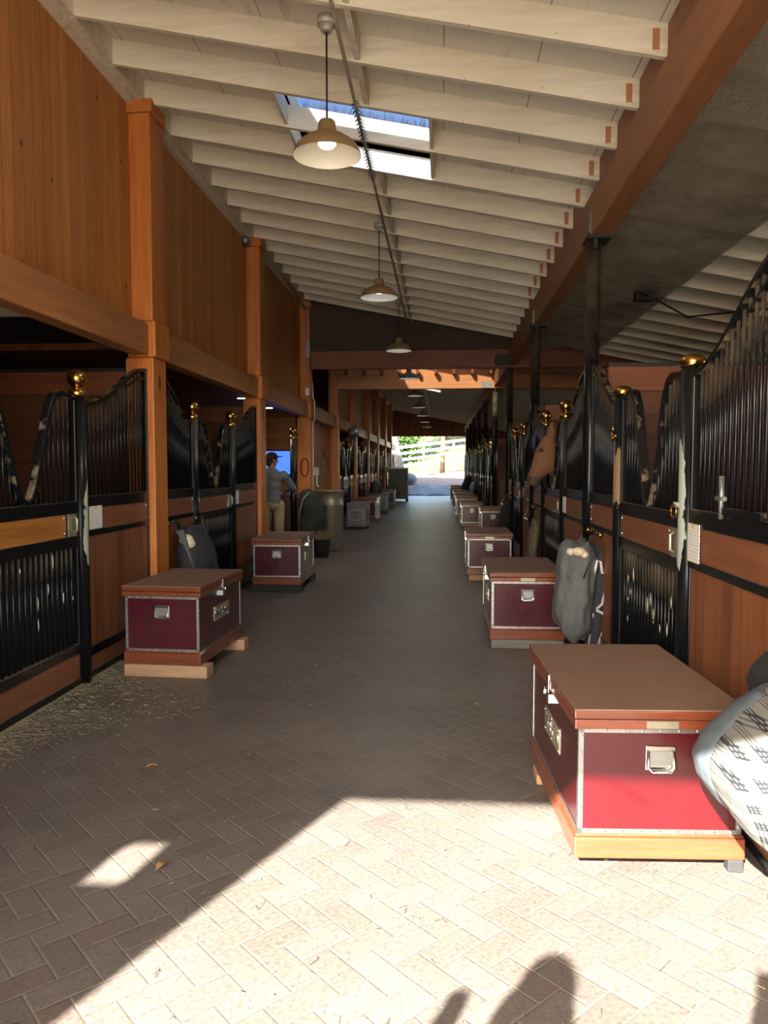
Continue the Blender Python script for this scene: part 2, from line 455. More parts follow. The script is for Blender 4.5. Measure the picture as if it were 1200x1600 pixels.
def tag(o, label=None, cat=None, group=None, kind=None):
    if label: o['label'] = label
    if cat: o['category'] = cat
    if group: o['group'] = group
    if kind: o['kind'] = kind
    return o
def thing(name, label, cat, loc=(0, 0, 0), rz=0, group=None, kind=None):
    o = bpy.data.objects.new(name, None); COL.objects.link(o)
    o.location = loc; o.rotation_euler = (0, 0, rz); o.empty_display_size = .1
    return tag(o, label, cat, group, kind)
def copy_tree(o, parent=None):
    c = o.copy(); COL.objects.link(c)
    if parent is not None: c.parent = parent
    for ch in list(o.children): copy_tree(ch, c)
    return c
def dup(src, loc, rz=None, label=None, group=None):
    c = copy_tree(src); c.location = loc
    if rz is not None: c.rotation_euler = (0, 0, rz)
    if label: c['label'] = label
    if group: c['group'] = group
    return c
def struct(o): o['kind'] = 'structure'; return o
ORD = ['first', 'second', 'third', 'fourth', 'fifth', 'sixth', 'seventh', 'eighth', 'ninth', 'tenth', 'eleventh', 'twelfth', 'thirteenth', 'fourteenth', 'fifteenth', 'sixteenth', 'seventeenth', 'eighteenth', 'nineteenth', 'twentieth', 'twenty-first', 'twenty-second']

# ------------------------------------------------------------------ layout constants
P0, BAY = 6.72, 3.98
def P(b): return P0+BAY*b
XL, XR = -2.58, 1.265           # stall front planes
YF, YE = -1.43, P(9)           # front and end walls
SL = .1976
def zr(x): return 3.925+SL*(1.26-x)     # underside of the rafters
XOL, XOR = -6.3, 5.2           # outer walls
RH = .19                        # rafter depth
LAMPX = -.715
def ylamp(b): return 4.83+BAY*b

# ------------------------------------------------------------------ setting: ground, floor, walls
b = MB(); b.box(XL-.12, XR+.12, -3.2, YE+.25, -.25, 0)
struct(b.build('floor', M['floor']))
b = MB(); b.box(XOL, XL-.12, YF, YE+.2, -.25, -.01); b.box(XR+.12, XOR, YF, YE+.2, -.25, -.01)
struct(b.build('floor_stall_bedding', M['dirt']))
def zhill(x, y):
    d = y-YE-.25
    return .15*max(0, min(d, 7))+.012*max(0, min(d-7, 20))+.24*max(0, d-27)+.19*max(-6, min(x, 12))*max(0, min(1, (d-6)/12))
# outdoors: flat before the entrance, rising beyond the far end
b = MB()
b.box(-40, 40, -60, -3.2, -.3, -.03)
struct(b.build('ground_yard', M['ground']))
b = MB(); ny, nx = 30, 24; vs = []; fs = []
for j in range(ny+1):
    y = YE+.25+(j/ny)**1.6*110
    for i in range(nx+1):
        x = -45+90*i/nx
        d = y-YE-.25
        z = zhill(x, y)+.06*math.sin(x*1.3+y*.7)*min(1, d/8)
        vs.append((x, y, z if d > .02 else 0))
for j in range(ny):
    for i in range(nx):
        a = j*(nx+1)+i; fs.append((a, a+1, a+nx+2, a+nx+1))
b.add(vs, fs, True); 
for k in range(len(b.mi)): b.mi[k] = 1 if (k//nx) > 8 else 0
struct(b.build('ground_slope', [M['slope_dirt'], M['hill']]))

# front wall with its wide doorway and a gap beside the sliding track (lets the small patch of sun in)
FL, FR, FH = -2.55, 1.34, 3.30
GX0, GX1, GZ = -2.62, 1.15, 3.50
GAP = (-1.6, 1.0, P(3)-2.45, P(3)-.9)
b = MB(); t0, t1 = YF-.1, YF
hx0, hx1, hz0, hz1 = -3.17, -2.93, 2.72, 2.98
def zt(x): return zr(x)+.02
for (x0, x1, z0, z1) in [(XOL, hx0, 0, None), (hx0, hx1, 0, hz0), (hx0, hx1, hz1, None), (hx1, FL, 0, None), (FL, FR, FH, GZ), (FL, FR, zr(FL)+RH, None), (FL-.02, GX0+.02, GZ, None), (GX1, FR, GZ, None), (FR, 1.62, 0, None), (1.62, 4.88, 0, 2.22), (1.62, 4.88, 3.13, None), (4.88, XOR, 0, None)]:
    za, zb = (z1, z1) if z1 else (zt(x0)+.3, zt(x1)+.3)
    b.hexa([(x0, t0, z0), (x1, t0, z0), (x1, t1, z0), (x0, t1, z0), (x0, t0, za), (x1, t0, zb), (x1, t1, zb), (x0, t1, za)])
# corner pieces added inside the gap so that the sun patch is a slanted shape
b.add([(hx0, t1, hz0), (hx0+.1, t1, hz0), (hx0, t1, hz1)], [(0, 1, 2)])
b.add([(hx1, t1, hz0+.02), (hx1, t1, hz1), (hx1-.08, t1, hz1)], [(0, 1, 2)])
struct(b.build('wall_front', M['panel_x']))
# added unseen sheets: entrance diffusers brighten the interior, a tinted one dims the sun
def mk_diffuser(name, c):
    t = NT(name); tl = t.n('ShaderNodeBsdfTranslucent'); tl.inputs['Color'].default_value = c
    t.l(tl.outputs[0], t.out.inputs[0]); return t.m
M['diffuser'] = mk_diffuser('added light diffuser', (.48, .47, .44, 1))
b = MB(); g0, g1 = GX0, GX1
b.hexa([(g0, YF-.06, GZ), (g1, YF-.06, GZ), (g1, YF-.05, GZ), (g0, YF-.05, GZ), (g0, YF-.06, zr(g0)+RH), (g1, YF-.06, zr(g1)+RH), (g1, YF-.05, zr(g1)+RH), (g0, YF-.05, zr(g0)+RH)])
struct(b.build('window_3', M['diffuser']))
b = MB(); b.box(1.6, 4.9, YF-.06, YF-.05, 2.2, 3.15); struct(b.build('window_5', M['diffuser']))  # added side diffuser, lifts the light over the column-side stalls
b = MB(); x0, x1, y0, y1 = GAP
b.hexa([(x0, y0, zr(x0)+RH+.02), (x1, y0, zr(x1)+RH+.02), (x1, y1, zr(x1)+RH+.02), (x0, y1, zr(x0)+RH+.02), (x0, y0, zr(x0)+RH+.03), (x1, y0, zr(x1)+RH+.03), (x1, y1, zr(x1)+RH+.03), (x0, y1, zr(x0)+RH+.03)])
M['tinted'] = NT('added sun dimming sheet').m
_t = M['tinted'].node_tree; _n = _t.nodes.new('ShaderNodeBsdfTransparent'); _n.inputs['Color'].default_value = (.3, .29, .27, 1)
_t.links.new(_n.outputs[0], [q for q in _t.nodes if q.type == 'OUTPUT_MATERIAL'][0].inputs[0])
struct(b.build('window_4', M['tinted']))  # added sheet, only there to dim the sun on the cross beam
# end wall with the far doorway
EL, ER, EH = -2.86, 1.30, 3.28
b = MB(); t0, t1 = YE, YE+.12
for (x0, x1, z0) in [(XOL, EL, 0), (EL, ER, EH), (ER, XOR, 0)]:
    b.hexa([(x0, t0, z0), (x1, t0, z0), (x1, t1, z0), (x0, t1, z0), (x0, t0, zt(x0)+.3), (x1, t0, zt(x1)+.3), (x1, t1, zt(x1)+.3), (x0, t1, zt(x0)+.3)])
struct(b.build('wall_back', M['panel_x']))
# outer walls; the one behind the steel columns gets added, unseen openings for fill light
b = MB(); b.box(XOL-.1, XOL, YF-.1, YE+.12, 0, 5.6)
struct(b.build('wall_left', M['stall_wood']))
b = MB(); y = YF-.1
for k in range(-2, 9):
    c = P(k)+BAY/2; a0, a1 = c-.75, c+.75
    if a0 < y: continue
    b.box(XOR, XOR+.1, y, a0, 0, 3.3); b.box(XOR, XOR+.1, a0, a1, 0, 1.25); b.box(XOR, XOR+.1, a0, a1, 2.45, 3.3); y = a1
b.box(XOR, XOR+.1, y, YE+.12, 0, 3.3)
struct(b.build('wall_right', M['stall_wood']))
# upper wall above the timber posts
b = MB(); b.box(-2.75, -2.69, YF, P(2)-.1, 2.75, 4.80); b.box(-2.75, -2.69, P(3), YE, 2.75, 4.80)
struct(b.build('wall_left_upper', M['panel']))
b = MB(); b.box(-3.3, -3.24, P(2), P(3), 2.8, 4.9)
struct(b.build('wall_left_void_shade', M['ply']))  # dark board colour stands in for the shade of an open void
b = MB(); b.box(-2.74, -2.68, P(2)+.14, P(3)-.14, 0, 2.55)
struct(b.build('wall_left_planks', M['hplank_y']))
b = MB(); b.box(XOL, -2.80, P(2)-.03, P(2)+.05, 0, 2.9)
struct(b.build('wall_room_end', M['hplank']))
# stall ceilings behind the timber posts: white deck with joists in the first bays, wood soffit further on
b = MB(); b.box(XOL, -2.7, YF, P(0)+.1, 3.02, 3.08)
for k in range(20):
    y = YF+1.4+.4*k
    if y < P(0): b.box(XOL, -2.7, y, y+.045, 2.84, 3.02)
struct(b.build('ceiling_stall', M['white']))
b = MB(); b.box(XOL, -2.66, P(0)+.1, YE, 2.62, 2.68)
struct(b.build('ceiling_soffit', M['soffit']))
# roof deck with skylight holes
SKY = [(-1.31, -.11, 6.01, 7.25), (-1.30, -.05, 26.0, 27.25)]
b = MB()
def deck(x0, x1, y0, y1, th=.05):
    za, zb = zr(x0)+RH, zr(x1)+RH
    b.hexa([(x0, y0, za), (x1, y0, zb), (x1, y1, zb), (x0, y1, za), (x0, y0, za+th), (x1, y0, zb+th), (x1, y1, zb+th), (x0, y1, za+th)])
ys = YF-.2
RX0, RX1 = -2.80, XOR+.2
holes = SKY[:1]+[GAP]+SKY[1:]
for (x0, x1, y0, y1) in holes:
    deck(RX0, RX1, ys, y0); deck(RX0, x0, y0, y1); deck(x1, RX1, y0, y1); ys = y1
deck(RX0, RX1, ys, YE+.3)
b.box(XOL-.1, -2.75, YF-.2, YE+.3, 5.0, 5.05)
struct(b.build('ceiling', M['deck']))
# white trim where the upper wall meets the roof
b = MB(); b.box(-2.69, -2.63, YF, P(2), 4.655, 4.80); b.box(-2.63, -2.585, YF, P(2), 4.70, 4.88)
b.box(-2.69, -2.63, P(3), YE, 4.655, 4.80); b.box(-2.63, -2.585, P(3), YE, 4.70, 4.88)
struct(b.build('trim_1', M['white']))
# skylight shafts, glass
for k, (x0, x1, y0, y1) in enumerate(SKY):
    b = MB(); h = .24
    za, zb = zr(x0)+RH, zr(x1)+RH
    def slab(xa, xb, ya, yb):
        b.hexa([(xa, ya, zr(xa)+.02), (xb, ya, zr(xb)+.02), (xb, yb, zr(xb)+.02), (xa, yb, zr(xa)+.02),
                (xa, ya, zr(xa)+RH+h), (xb, ya, zr(xb)+RH+h), (xb, yb, zr(xb)+RH+h), (xa, yb, zr(xa)+RH+h)])
    slab(x0-.03, x0, y0, y1); slab(x1, x1+.03, y0, y1)
    b.hexa([(x0, y0-.03, za), (x1, y0-.03, zb), (x1, y0, zb), (x0, y0, za), (x0, y0-.03, za+h), (x1, y0-.03, zb+h), (x1, y0, zb+h), (x0, y0, za+h)])
    b.hexa([(x0, y1, za-.02), (x1, y1, zb-.02), (x1, y1+.03, zb-.02), (x0, y1+.03, za-.02), (x0, y1, za+h), (x1, y1, zb+h), (x1, y1+.03, zb+h), (x0, y1+.03, za+h)])
    w = struct(b.build('window_%d' % (k+1), M['white']))
    g = MB(); e = .01
    g.hexa([(x0-.03, y0-.03, za+h), (x1+.03, y0-.03, zb+h), (x1+.03, y1+.03, zb+h), (x0-.03, y1+.03, za+h),
            (x0-.03, y0-.03, za+h+e), (x1+.03, y0-.03, zb+h+e), (x1+.03, y1+.03, zb+h+e), (x0-.03, y1+.03, za+h+e)])
    g.build('pane', M['glass'], w)
x0, x1, y0, y1 = SKY[0]
b = MB()
for k in range(420):
    x = R.uniform(x0+.02, x1-.02); y = y1+.02+R.uniform(-.05, .03); z = zr(x)+RH+.25
    L = R.uniform(.03, .1); dx, dy = R.uniform(-.04, .04), R.uniform(-.03, .03)
    b.tube([(x, y, z), (x+dx, y+dy, z+L)], .0012, 3, False)
tag(b.build('pine_needles', M['needle']), 'dry needles standing along the edge of the nearest skylight', 'needles', kind='stuff')

# ------------------------------------------------------------------ rafters
RSP, RY0 = .64, 5.33
NBARE = []
def make_rafter():
    t = thing('roof_rafter', 'x', 'rafter', (0, 0, 0), 0, 'white rafters under the roof', 'thing')
    b = MB()
    def rb(xa, xb, ya, yb, z0, z1):
        b.hexa([(xa, ya, zr(xa)+z0), (xb, ya, zr(xb)+z0), (xb, yb, zr(xb)+z0), (xa, yb, zr(xa)+z0),
                (xa, ya, zr(xa)+z1), (xb, ya, zr(xb)+z1), (xb, yb, zr(xb)+z1), (xa, yb, zr(xa)+z1)])
    rb(-2.57, 5.15, 0, .04, 0, RH); b.build('timber', M['white'], t)
    b = MB(); rb(-2.60, -2.555, .04, RSP, .0, RH); b.build('end_block', M['white'], t)
    return t
rafter0 = make_rafter()
def bridging(t):
    b = MB(); xa, xb = -.60, -.56
    b.hexa([(xa, .04, zr(xa)+.01), (xb, .04, zr(xb)+.01), (xb, RSP, zr(xb)+.01), (xa, RSP, zr(xa)+.01),
            (xa, .04, zr(xa)+RH), (xb, .04, zr(xb)+RH), (xb, RSP, zr(xb)+RH), (xa, RSP, zr(xa)+RH)])
    return b.build('bridging_block', M['white'], t)
bridge0 = None; bare0 = None
nfar = 0
for k in range(-10, 58):
    y = RY0+RSP*k
    if P(2)-.25 < y < P(3)+.2 or y > YE-.1: continue
    if k <= -4: lab = 'white painted rafter close behind the entrance wall, overhead'; grp = 'rafters over the entrance'
    elif k == -3: lab = 'white painted rafter nearest the camera, at the top edge of the view'; grp = None
    elif k == -2: lab = 'white painted rafter second from the top of the view, before the first lamp'; grp = None
    elif k == -1: lab = 'white painted rafter that carries the box of the first pendant lamp'; grp = None
    elif k < 15: lab = 'white painted rafter, %s beyond the first pendant lamp' % ORD[k]; grp = None
    else: lab = 'dim white rafter over the far half of the aisle, past the cross beams'; grp = 'rafters of the far roof'
    if k == -10: t = rafter0; t.location = (0, y, 0)
    else: t = copy_tree(rafter0); t.location = (0, y, 0)
    t['label'] = lab
    t['group'] = grp or 'white rafters over the near aisle'
    inhole = any(y0-.05 < y+RSP*.5 < y1+.05 for (_, _, y0, y1) in SKY)
    if not inhole and k > -9:
        if bridge0 is None: bridge0 = bridging(t)
        else:
            c = bridge0.copy(); c.parent = t; COL.objects.link(c)
    if -3 <= k <= 9:
        if bare0 is None:
            q = MB(); q.box(1.205, 1.245, -.004, 0, zr(1.225)+.03, zr(1.225)+.15); bare0 = q.build('unpainted_patch', M['bare'], t)
        else:
            c = bare0.copy(); c.parent = t; COL.objects.link(c)

# ------------------------------------------------------------------ timber posts and beams on the stable-loft side
def make_post():
    t = thing('timber_post', 'x', 'post', (0, 0, 0), 0, 'timber posts along the aisle', 'thing')
    b = MB(); b.box(-2.75, -2.50, -.155, .155, 0, 2.51); b.build('lower_shaft', M['timber'], t, .012)
    b = MB(); b.box(-2.72, -2.47, -.18, .18, 2.51, 2.82); b.build('collar', M['timber'], t, .012)
    b = MB(); b.box(-2.69, -2.50, -.155, .155, 2.82, 4.58); b.build('upper_shaft', M['timber'], t, .012)
    b = MB(); b.box(-2.71, -2.475, -.175, .175, 4.58, 4.69); b.build('cap', M['timber'], t, .01)
    b = MB()
    for z in (2.44, 2.49): b.lathe([(.012, 0), (.012, .012)], (0, 0, 0), 8)
    return t
post0 = make_post()
for bb in range(-1, 9):
    t = post0 if bb == -1 else copy_tree(post0)
    t.location = (0, P(bb), 0)
    n = bb+1
    if bb == -1: t['label'] = 'orange timber post beside the entrance, before the first visible stall'
    elif bb == 0: t['label'] = 'tall orange timber post standing behind the first maroon trunk, nearest of its row'
    elif bb == 1: t['label'] = 'orange timber post second along, beside the person at the blue screen'
    elif bb == 2: t['label'] = 'orange timber post third along, with a halter and wires hung on it'
    else: t['label'] = 'orange timber post, %s along its row, %s past the cross beams' % (ORD[bb], ORD[bb-3])
for bb in range(-2, 9):
    y0, y1 = (P(bb)+.15, P(bb+1)-.15)
    if bb == -2: y0 = YF
    if bb == 8: y1 = YE
    b = MB(); b.box(-2.68, -2.53, y0, y1, 2.525, 2.79); 
    o = b.build('timber_beam', M['timber_y'], None, .008)
    lab = {-2: 'orange beam above the stalls right behind the entrance wall', -1: 'orange beam over the first visible stall, running to the nearest timber post',
           0: 'orange beam between the nearest and second timber posts', 1: 'orange beam above the room with the blue screen',
           2: 'orange beam over the plank wall past the third timber post'}.get(bb, 'dim orange beam between far timber posts, %s past the cross beams' % ORD[bb-3] if bb >= 3 else '')
    tag(o, lab, 'beam', 'orange beams between the posts', 'thing')

# cross beams
def cross(name, label, y, mat, zb, zt_, x0, x1):
    b = MB(); b.box(x0, x1, y-.08, y+.08, zb, zt_)
    return tag(b.build(name, mat, None, .008), label, 'beam', None, 'thing')
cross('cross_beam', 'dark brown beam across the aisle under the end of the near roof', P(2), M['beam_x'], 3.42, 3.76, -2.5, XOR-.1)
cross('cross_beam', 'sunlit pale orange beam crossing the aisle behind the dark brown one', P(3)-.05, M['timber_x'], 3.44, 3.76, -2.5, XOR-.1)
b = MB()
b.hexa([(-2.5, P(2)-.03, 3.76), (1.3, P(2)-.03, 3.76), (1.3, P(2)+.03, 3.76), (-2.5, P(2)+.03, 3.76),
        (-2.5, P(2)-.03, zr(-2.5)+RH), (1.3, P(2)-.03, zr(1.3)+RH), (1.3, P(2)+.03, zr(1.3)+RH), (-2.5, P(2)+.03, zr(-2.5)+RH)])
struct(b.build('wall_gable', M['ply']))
# lookouts above the sunlit beam
look0 = None
for k in range(9):
    x = -2.3+.43*k
    if look0 is None:
        b = MB(); b.box(-.03, .03, -.25, .1, 0, .12); look0 = b.build('lookout_block', M['beam_x'])
        o = look0; 
    else: o = look0.copy(); COL.objects.link(o)
    o.location = (x, P(3)-.13, 3.765)
    tag(o, 'short brown joist stub on top of the sunlit cross beam', 'joist', 'joist stubs on the sunlit beam', 'thing')
b = MB(); b.box(-2.5, XOR-.1, P(3)+.02, P(3)+.06, 3.76, 3.98)
struct(b.build('trim_2', M['timber_x']))
# steel brackets at beam ends
for k, (x0, x1, y, m, lab) in enumerate([(.98, 1.30, P(2)-.085, M['black'], 'black steel bracket at the end of the dark brown cross beam'),
                                          (.93, 1.18, P(3)-.135, M['steel'], 'grey steel bracket at the end of the sunlit cross beam')]):
    b = MB(); b.box(x0, x1, y-.012, y, 3.45 if k == 0 else 3.45, 3.66 if k == 0 else 3.60)
    for bx in (x0+.05, x1-.05): b.ell((bx, y-.016, 3.52), (.018, .012, .018), 8, 5)
    tag(b.build('steel_bracket', m), lab, 'bracket')

# ------------------------------------------------------------------ roof beam and steel columns
bx0, bx1, bz0, bz1 = 1.235, 1.40, 3.48, 3.83
block0 = None
for bb in range(-2, 9):
    y0, y1 = P(bb), P(bb+1)
    if bb == -2: y0 = YF
    if bb == 8: y1 = YE
    if bb == 2: lab = 'red brown beam segment across the gap between the two cross beams'
    lab = {-2: 'red brown roof beam segment beside the entrance wall', -1: 'heavy red brown roof beam running from overhead to the nearest steel column',
           0: 'red brown roof beam between the nearest and second steel columns', 1: 'red brown roof beam between the second and third steel columns',
           2: 'red brown roof beam between the two cross beams'}.get(bb, 'far roof beam above the columns, %s past the cross beams' % (ORD[bb-3] if bb > 2 else ''))
    t = thing('roof_beam', lab, 'beam', (0, 0, 0), 0, 'roof beam over the steel columns', 'thing')
    b = MB(); b.box(bx0, bx1, y0+.004, y1-.004, bz0, bz1); b.build('timber', M['beam_y'], t, .01)
    b = MB(); b.box(1.275, 1.36, y0+.004, y1-.004, bz1, zr(1.36)-.002); b.build('top_plate', M['beam_y'], t)
    k0 = math.ceil((y0-RY0)/RSP); 
    for k in range(k0, k0+7):
        y = RY0+RSP*k
        if y+RSP > y1+.3 or (P(2)-.3 < y < P(3)): continue
        if block0 is None:
            q = MB(); q.box(1.29, 1.33, .045, RSP-.005, zr(1.33)+.0, zr(1.33)+RH); block0 = q.build('blocking', M['beam_y'], t); block0.location = (0, y, 0)
        else:
            c = block0.copy(); c.parent = t; c.location = (0, y, 0); COL.objects.link(c)
    if -1 <= bb <= 2:
        q = MB(); q.box(bx0-.012, bx0, y1-.09, y1+.0, bz0+.02, bz0+.2)
        for z in (.05, .1, .15): q.ell((bx0-.014, y1-.05, bz0+z), (.008, .014, .014), 8, 5)
        q.build('strap_plate', M['steel'], t)
def make_column():
    t = thing('steel_column', 'x', 'column', (0, 0, 0), 0, 'black steel columns', 'thing')
    b = MB(); b.lathe([(.064, 0), (.064, 3.46)], (0, 0, 0), 20); b.build('pipe', M['paint'], t)
    b = MB(); b.box(-.07, .13, -.12, .12, 3.455, 3.48); b.box(-.015, .015, -.1, .1, 3.38, 3.455); b.build('top_plate', M['black'], t)
    b = MB(); b.lathe([(.1, 0), (.1, .02), (.066, .03)], (0, 0, 0), 16); b.build('base_plate', M['paint'], t)
    return t
col0 = make_column()
for bb in range(-1, 9):
    t = col0 if bb == -1 else copy_tree(col0); t.location = (XR+.005, P(bb), 0)
    t['label'] = {-1: 'black steel column nearest the entrance beside the sunlit trunk', 0: 'round black steel column under the roof beam, behind the hung grey blanket',
                  1: 'second round black steel column, beyond the horse', 2: 'third black steel column, under the black bracket'}.get(bb, 'thin black steel column in the far row, %s past the gap' % (ORD[bb-3] if bb > 2 else ''))

# ------------------------------------------------------------------ netting under the rafters over the column-side stalls
b = MB(); nx, ny = 8, 60; vs = []; fs = []
for j in range(ny+1):
    y = 1.2+13.0*j/ny
    for i in range(nx+1):
        x = 1.41+1.30*i/nx
        z = zr(x)-.012-.03*abs(math.sin((y-RY0)/RSP*math.pi))*(1 if 0 < i < nx else .3)
        vs.append((x, y, z))
for j in range(ny):
    for i in range(nx):
        a = j*(nx+1)+i; fs.append((a, a+1, a+nx+2, a+nx+1))
b.add(vs, fs, True)
tag(b.build('roof_netting', M['net']), 'dusty wire netting stapled under the rafters beside the roof beam', 'netting')
b = MB(); b.tube([(2.1, 8.6, 3.45), (2.4, 9.2, 3.52), (3.0, 9.8, 3.40), (3.5, 8.9, 3.3), (4.2, 8.2, 3.2)], .012, 6)
b.box(2.2, 2.42, 9.05, 9.2, 3.46, 3.56)
tag(b.build('hanging_cable', M['black']), 'black cable slung under the rafters over the column-side stall', 'cable')

# ------------------------------------------------------------------ stalls: partitions
def partition(bb, x0, x1):
    b = MB(); y = P(bb)
    b.box(x0, x1, y-.03, y+.03, 0, 2.2)
    return b
for bb in range(-1, 9):
    for side, (x0, x1) in (('post', (XOL, -2.78)), ('column', (1.40, XOR))):
        if side == 'post' and bb in (2,): continue
        if bb == 3 and side == 'column': h = 1.25
        else: h = 2.2
        t = thing('stall_partition', '', 'partition', (0, 0, 0), 0, 'plank partitions between stalls', 'thing')
        b = MB(); b.box(x0, x1, P(bb)-.03, P(bb)+.03, 0, h); b.build('planks', M['stall_wood'], t)
        if h > 2:
            b = MB(); b.box(x0, x1, P(bb)-.06, P(bb)+.06, 2.2, 2.4); b.build('top_beam', M['beam_x'], t)
            b = MB(); b.box(x0, x1, P(bb)-.075, P(bb)+.075, 2.4, 2.43); b.build('cap_rail', M['black'], t)
        sd = 'timber-post' if side == 'post' else 'steel-column'
        if bb == -1: lab = 'red brown plank partition by the entrance, on the %s side' % sd
        else: lab = 'red brown plank stall partition behind the %s %s' % (ORD[bb], 'timber post' if side == 'post' else 'steel column')
        t['label'] = lab

# ------------------------------------------------------------------ stall fronts
def curve_panel(L):
    """top rail height along a fixed panel: low at the ball post, high at the column"""
    def f(s):
        u = max(0, min(1, s/L)); e = u*u*(3-2*u)
        return 2.03+.38*e**1.1
    return f
def curve_door(Wd):
    pts = [(0, 1.345), (.04, 1.36), (.1, 1.45), (.18, 1.66), (.25, 1.85), (.31, 1.98), (.37, 2.045), (.45, 2.07), (.55, 2.06), (.7, 2.05)]
    def f(s):
        d = abs(s-Wd/2)
        for (a, za), (c, zc) in zip(pts, pts[1:]):
            if d <= c: return za+(zc-za)*(d-a)/(c-a)
        return pts[-1][1]
    return f
def rail_loft(b, f, s0, s1, n, hw=.022, th=.028):
    """thick flat bar following z=f(s), s along +y"""
    rings = []
    for k in range(n+1):
        s = s0+(s1-s0)*k/n; e = .004
        dz = (f(min(s+e, s1))-f(max(s-e, s0)))/(min(s+e, s1)-max(s-e, s0))
        nn = Vector((0, -dz, 1)).normalized(); p = Vector((0, s, f(s)))
        top = p; bot = p-nn*th; r = .006
        rings.append([(-hw+r, top.y, top.z), (hw-r, top.y, top.z), (hw, (top-nn*r).y, (top-nn*r).z), (hw, bot.y, bot.z), (-hw, bot.y, bot.z), (-hw, (top-nn*r).y, (top-nn*r).z)])
    b.loft([r[::-1] for r in rings], True, False)
PL = 1.07
DW = 1.38
def make_panel():
    t = thing('stall_screen', 'x', 'stall panel', (0, 0, 0), 0, 'barred stall front panels', 'thing')
    f = curve_panel(PL)
    b = MB(); rail_loft(b, f, 0, PL, 26, .026, .03); b.build('curved_top_rail', M['rail'], t)
    b = MB(); g = lambda s: f(s)-.075
    s0 = PL*.62; rail_loft(b, g, s0, PL-.03, 10, .012, .02); b.build('inner_arch_rod', M['rail'], t)
    b = MB()
    for (z0, z1) in ((1.255, 1.345), (1.05, 1.095), (.17, .24), (0.01, .06)): b.box(-.024, .024, .0, PL, z0, z1)
    b.box(-.022, .022, 0, .03, 0.01, f(0)-.015); b.box(-.022, .022, PL-.035, PL, 0.01, f(PL)-.02)
    b.build('steel_frame', M['paint'], t, .004)
    b = MB(); n = 16
    for k in range(1, n):
        s = .03+(PL-.06)*k/n; b.tube([(0, s, 1.34), (0, s, f(s)-.02)], .0095, 8)
    b.build('bar_grille', M['paint'], t)
    b = MB(); b.box(-.016, .016, .03, PL-.035, 1.095, 1.255); b.mat(1)
    for s in (.05, PL-.055):
        for z in (1.125, 1.225):
            for sg in (-1, 1): b.ell((sg*.018, s, z), (.008, .011, .011), 8, 5)
    b.build('band_plank', [M['stall_band'], M['chrome']], t)
    b = MB(); b.box(-.015, .015, .03, PL-.035, .24, 1.05); b.build('board_infill', M['stall_board'], t)
    b = MB(); b.box(-.016, .016, .03, PL-.035, .06, .17); b.build('kick_plank', M['stall_band'], t)
    return t
def make_door():
    t = thing('stall_gate', 'x', 'stall door', (0, 0, 0), 0, 'dipped stall doors', 'thing')
    f = curve_door(DW)
    b = MB(); rail_loft(b, f, .0, DW, 64, .028, .032); b.build('dipped_top_rail', M['rail'], t)
    b = MB()
    for (z0, z1) in ((1.23, 1.315), (.995, 1.075), (.235, .305), (.01, .06)): b.box(-.024, .024, 0, DW, z0, z1)
    for (s0, s1) in ((0, .045), (DW-.045, DW)): b.box(-.022, .022, s0, s1, .01, f(s0)-.02)
    b.build('steel_frame', M['paint'], t, .004)
    b = MB(); n = 19
    for k in range(1, n):
        s = .045+(DW-.09)*k/n
        if f(s)-.02 > 1.33: b.tube([(0, s, 1.31), (0, s, f(s)-.02)], .0095, 8)
    b.build('bar_grille', M['paint'], t)
    b = MB()
    for k in range(1, n):
        s = .045+(DW-.09)*k/n; b.tube([(0.004, s, .30), (0.004, s, 1.0)], .0095, 8)
    b.build('lower_bar_grille', M['paint'], t)
    b = MB(); b.box(-.03, -.012, .04, DW-.04, .3, 1.0); b.build('backing_board', M['black'], t)
    b = MB(); b.box(-.016, .018, .05, DW-.2, 1.075, 1.23); b.mat(1)
    for s in (.075, DW-.225):
        for z in (1.1, 1.205): b.ell((.02, s, z), (.008, .011, .011), 8, 5); b.ell((-.018, s, z), (.008, .011, .011), 8, 5)
    b.build('band_plank', [M['stall_band'], M['chrome']], t)
    b = MB(); b.box(-.016, .016, .045, DW-.045, .06, .235); b.build('kick_plank', M['stall_band'], t)
    b = MB()
    for sg in (-1, 1):
        b.box(sg*.02-.006, sg*.02+.006, DW-.17, DW-.055, 1.075, 1.23)
        b.tube([(sg*.027, DW-.10, 1.10), (sg*.05, DW-.10, 1.115), (sg*.05, DW-.10, 1.195), (sg*.027, DW-.10, 1.21)], .009, 8)
    b.build('latch_handle', [M['plate']], t)
    return t
def make_gate_post(ball=True):
    t = thing('gate_post', 'x', 'gate post', (0, 0, 0), 0, 'black gate posts', 'thing')
    b = MB(); b.lathe([(.056, 0), (.056, 2.08)], (0, 0, 0), 20)
    for z in (.25, 1.16, 1.9): b.box(-.02, .02, -.07, .07, z-.03, z+.03)
    b.build('pipe', M['paint'], t)
    b = MB(); b.lathe([(.059, 2.06), (.064, 2.07), (.064, 2.095), (.058, 2.105), (.04, 2.118), (.005, 2.125)] if not ball else
                      [(.059, 2.055), (.064, 2.065), (.064, 2.085), (.058, 2.098), (.03, 2.115), (.028, 2.125)], (0, 0, 0), 24); b.build('brass_collar', M['brass'], t)
    if ball:
        b = MB(); b.ell((0, 0, 2.182), (.066, .066, .066), 24, 16); b.build('brass_ball', M['brass'], t)
    return t
panel0 = make_panel(); door0 = make_door(); gpost0 = make_gate_post(True); cpost0 = make_gate_post(False)
first = {'panel': panel0, 'door': door0, 'gpost': gpost0, 'cpost': cpost0}
used = set()
